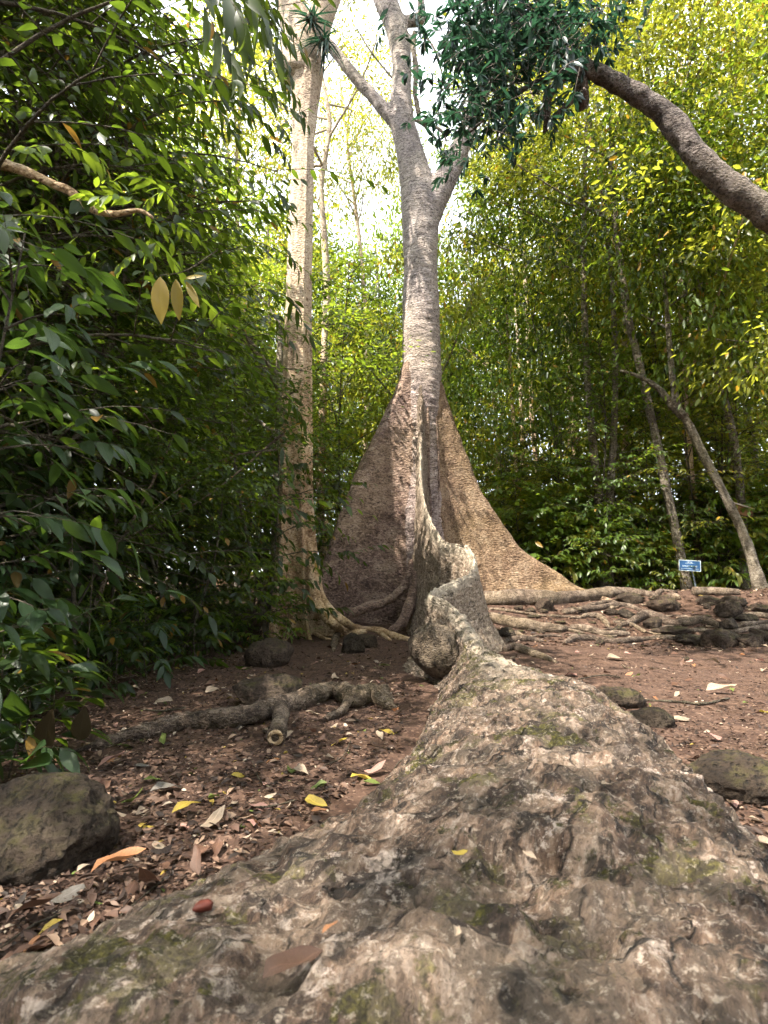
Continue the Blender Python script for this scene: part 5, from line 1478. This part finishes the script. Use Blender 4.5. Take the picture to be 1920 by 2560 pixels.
for i, (dx, dy, L, mat, lab, rot) in enumerate(SP):
    q = G(dx, dy); fallen(q[0] - wpx(L / 2, dx, dy, q[1]) * math.cos(R(rot)), q[1], wpx(L, dx, dy, q[1]), mat, lab, R(rot), None, i % 7, .25)
CLS = {'dry_brown': 'brown dry leaf', 'dry_orange': 'rusty orange dry leaf', 'dry_pale': 'bleached pale dry leaf', 'dry_pink': 'pinkish dry leaf', 'dry_yellow': 'yellow fallen leaf', 'dry_green': 'green fallen leaf'}
cnt = 0
while cnt < 215:
    y = math.exp(rnd.uniform(math.log(1.15), math.log(8.6))); x = rnd.uniform(-.68, .70) * y
    if on_root(np.array([x]), np.array([y]), .06)[0]: continue
    lft = x < .3
    if lft and x < edge_x(y) + .1: continue
    mat = rnd.choices(list(CLS), [5, 2, 3, 1.5, .6, .7] if lft else [3, 1, 6, 1.5, .3, .2])[0]
    where = 'on the leaf-strewn earth left of the great root' if lft else 'on the bare earth right of the great root'
    fallen(x, y, rnd.uniform(.05, .105) if y < 4 else rnd.uniform(.07, .14), mat, CLS[mat] + ' ' + where, rnd.uniform(0, 6.28), CLS[mat] + (' on the left' if lft else ' on the right'), rnd.randrange(7), .28)
    cnt += 1
# bits lying on the great root itself
RV = np.array([v_.co for v_ in bo.data.vertices]) + TB
rel = RV - [0, 0, CAMH]
dep = rel[:, 1] * cp + rel[:, 2] * sp
PXX = (960 + FPX * rel[:, 0] / np.maximum(dep, .01)) / K; PYY = (1280 - FPX * (-rel[:, 1] * sp + rel[:, 2] * cp) / np.maximum(dep, .01)) / K
def root_hit(dx, dy):
    q = np.where((np.hypot(PXX - dx, PYY - dy) < 9) & (dep > .2))[0]
    return RV[q[np.argmin(dep[q])]] if len(q) else None
for i, (dx, dy, L, mat, lab, rot) in enumerate(((560, 2150, 150, 'dry_brown', 'dark brown leaf lying on the great root at the bottom edge', 35), (979, 1851, 36, 'dry_yellow', 'tiny curled yellow leaf in the moss of the great root', -10), (1134, 1853, 34, 'dry_pale', 'tiny curled straw-coloured leaf on top of the great root', -50),
        (992, 2048, 44, 'dry_pale', 'small curled straw leaf low on the great root', 80), (1300, 1700, 30, 'dry_pale', 'small pale leaf scrap on the crest of the great root', 20), (690, 2040, 40, 'dry_orange', 'small rusty leaf on the left slope of the great root', 10))):
    q = root_hit(dx, dy)
    if q is not None: fallen(q[0], q[1], wpx(L, dx, dy, max(q[1], .5)), mat, lab, R(rot), None, i % 7, .3, q[2] + .004)
q = root_hit(436, 1962)
if q is not None:
    V, F = blob(q + [0, 0, .008], (.016, .009, .008), .6, 18, 12, .15, 3, 4)
    M['seed'] = m_plain('red_seed_coat', (.085, .016, .008), .6)
    sdp = part('seed_pod', V, F, M['seed'], None, origin=q); tag(sdp, 'small red-brown seed pod on the left slope of the great root', 'seed pod')
# twigs
TW = [([(640, 1735), (590, 1748), (540, 1752)], 4, 'straight fallen twig lying across the litter'), ([(545, 1650), (560, 1690), (590, 1712)], 3, 'thin curved twig beside the golden leaf'), ([(235, 2010), (310, 1945), (370, 1895)], 4, 'long thin twig running past the curled orange leaf'),
      ([(390, 1445), (430, 1425), (445, 1418)], 4, 'pale twig at the foot of the thicket'), ([(1385, 1516), (1470, 1520), (1520, 1524), (1575, 1512)], 5, 'curved dry stick on the bare earth at right'), ([(840, 1690), (860, 1655), (880, 1640)], 4, 'short twig against the great root'),
      ([(0, 2060), (70, 2010), (130, 1985)], 5, 'dark stick at the lower left'), ([(300, 1535), (350, 1540), (400, 1532)], 4, 'stick lying behind the exposed root'), ([(1250, 1470), (1300, 1462), (1340, 1466)], 3, 'short stick beyond the crest of the great root'), ([(700, 1660), (740, 1640), (760, 1600)], 3, 'bent twig in the middle of the clearing')]
for rows, wd, lab in TW:
    pts = [G(a, b) + np.array([0, 0, .012]) for a, b in rows]
    p = np.array(pts); o = part('twig', *tube(p, wpx(wd / 2, *rows[0], p[0][1]), 24, 7, .3), M['stem'], None, origin=p[0]); tag(o, lab, 'twig')
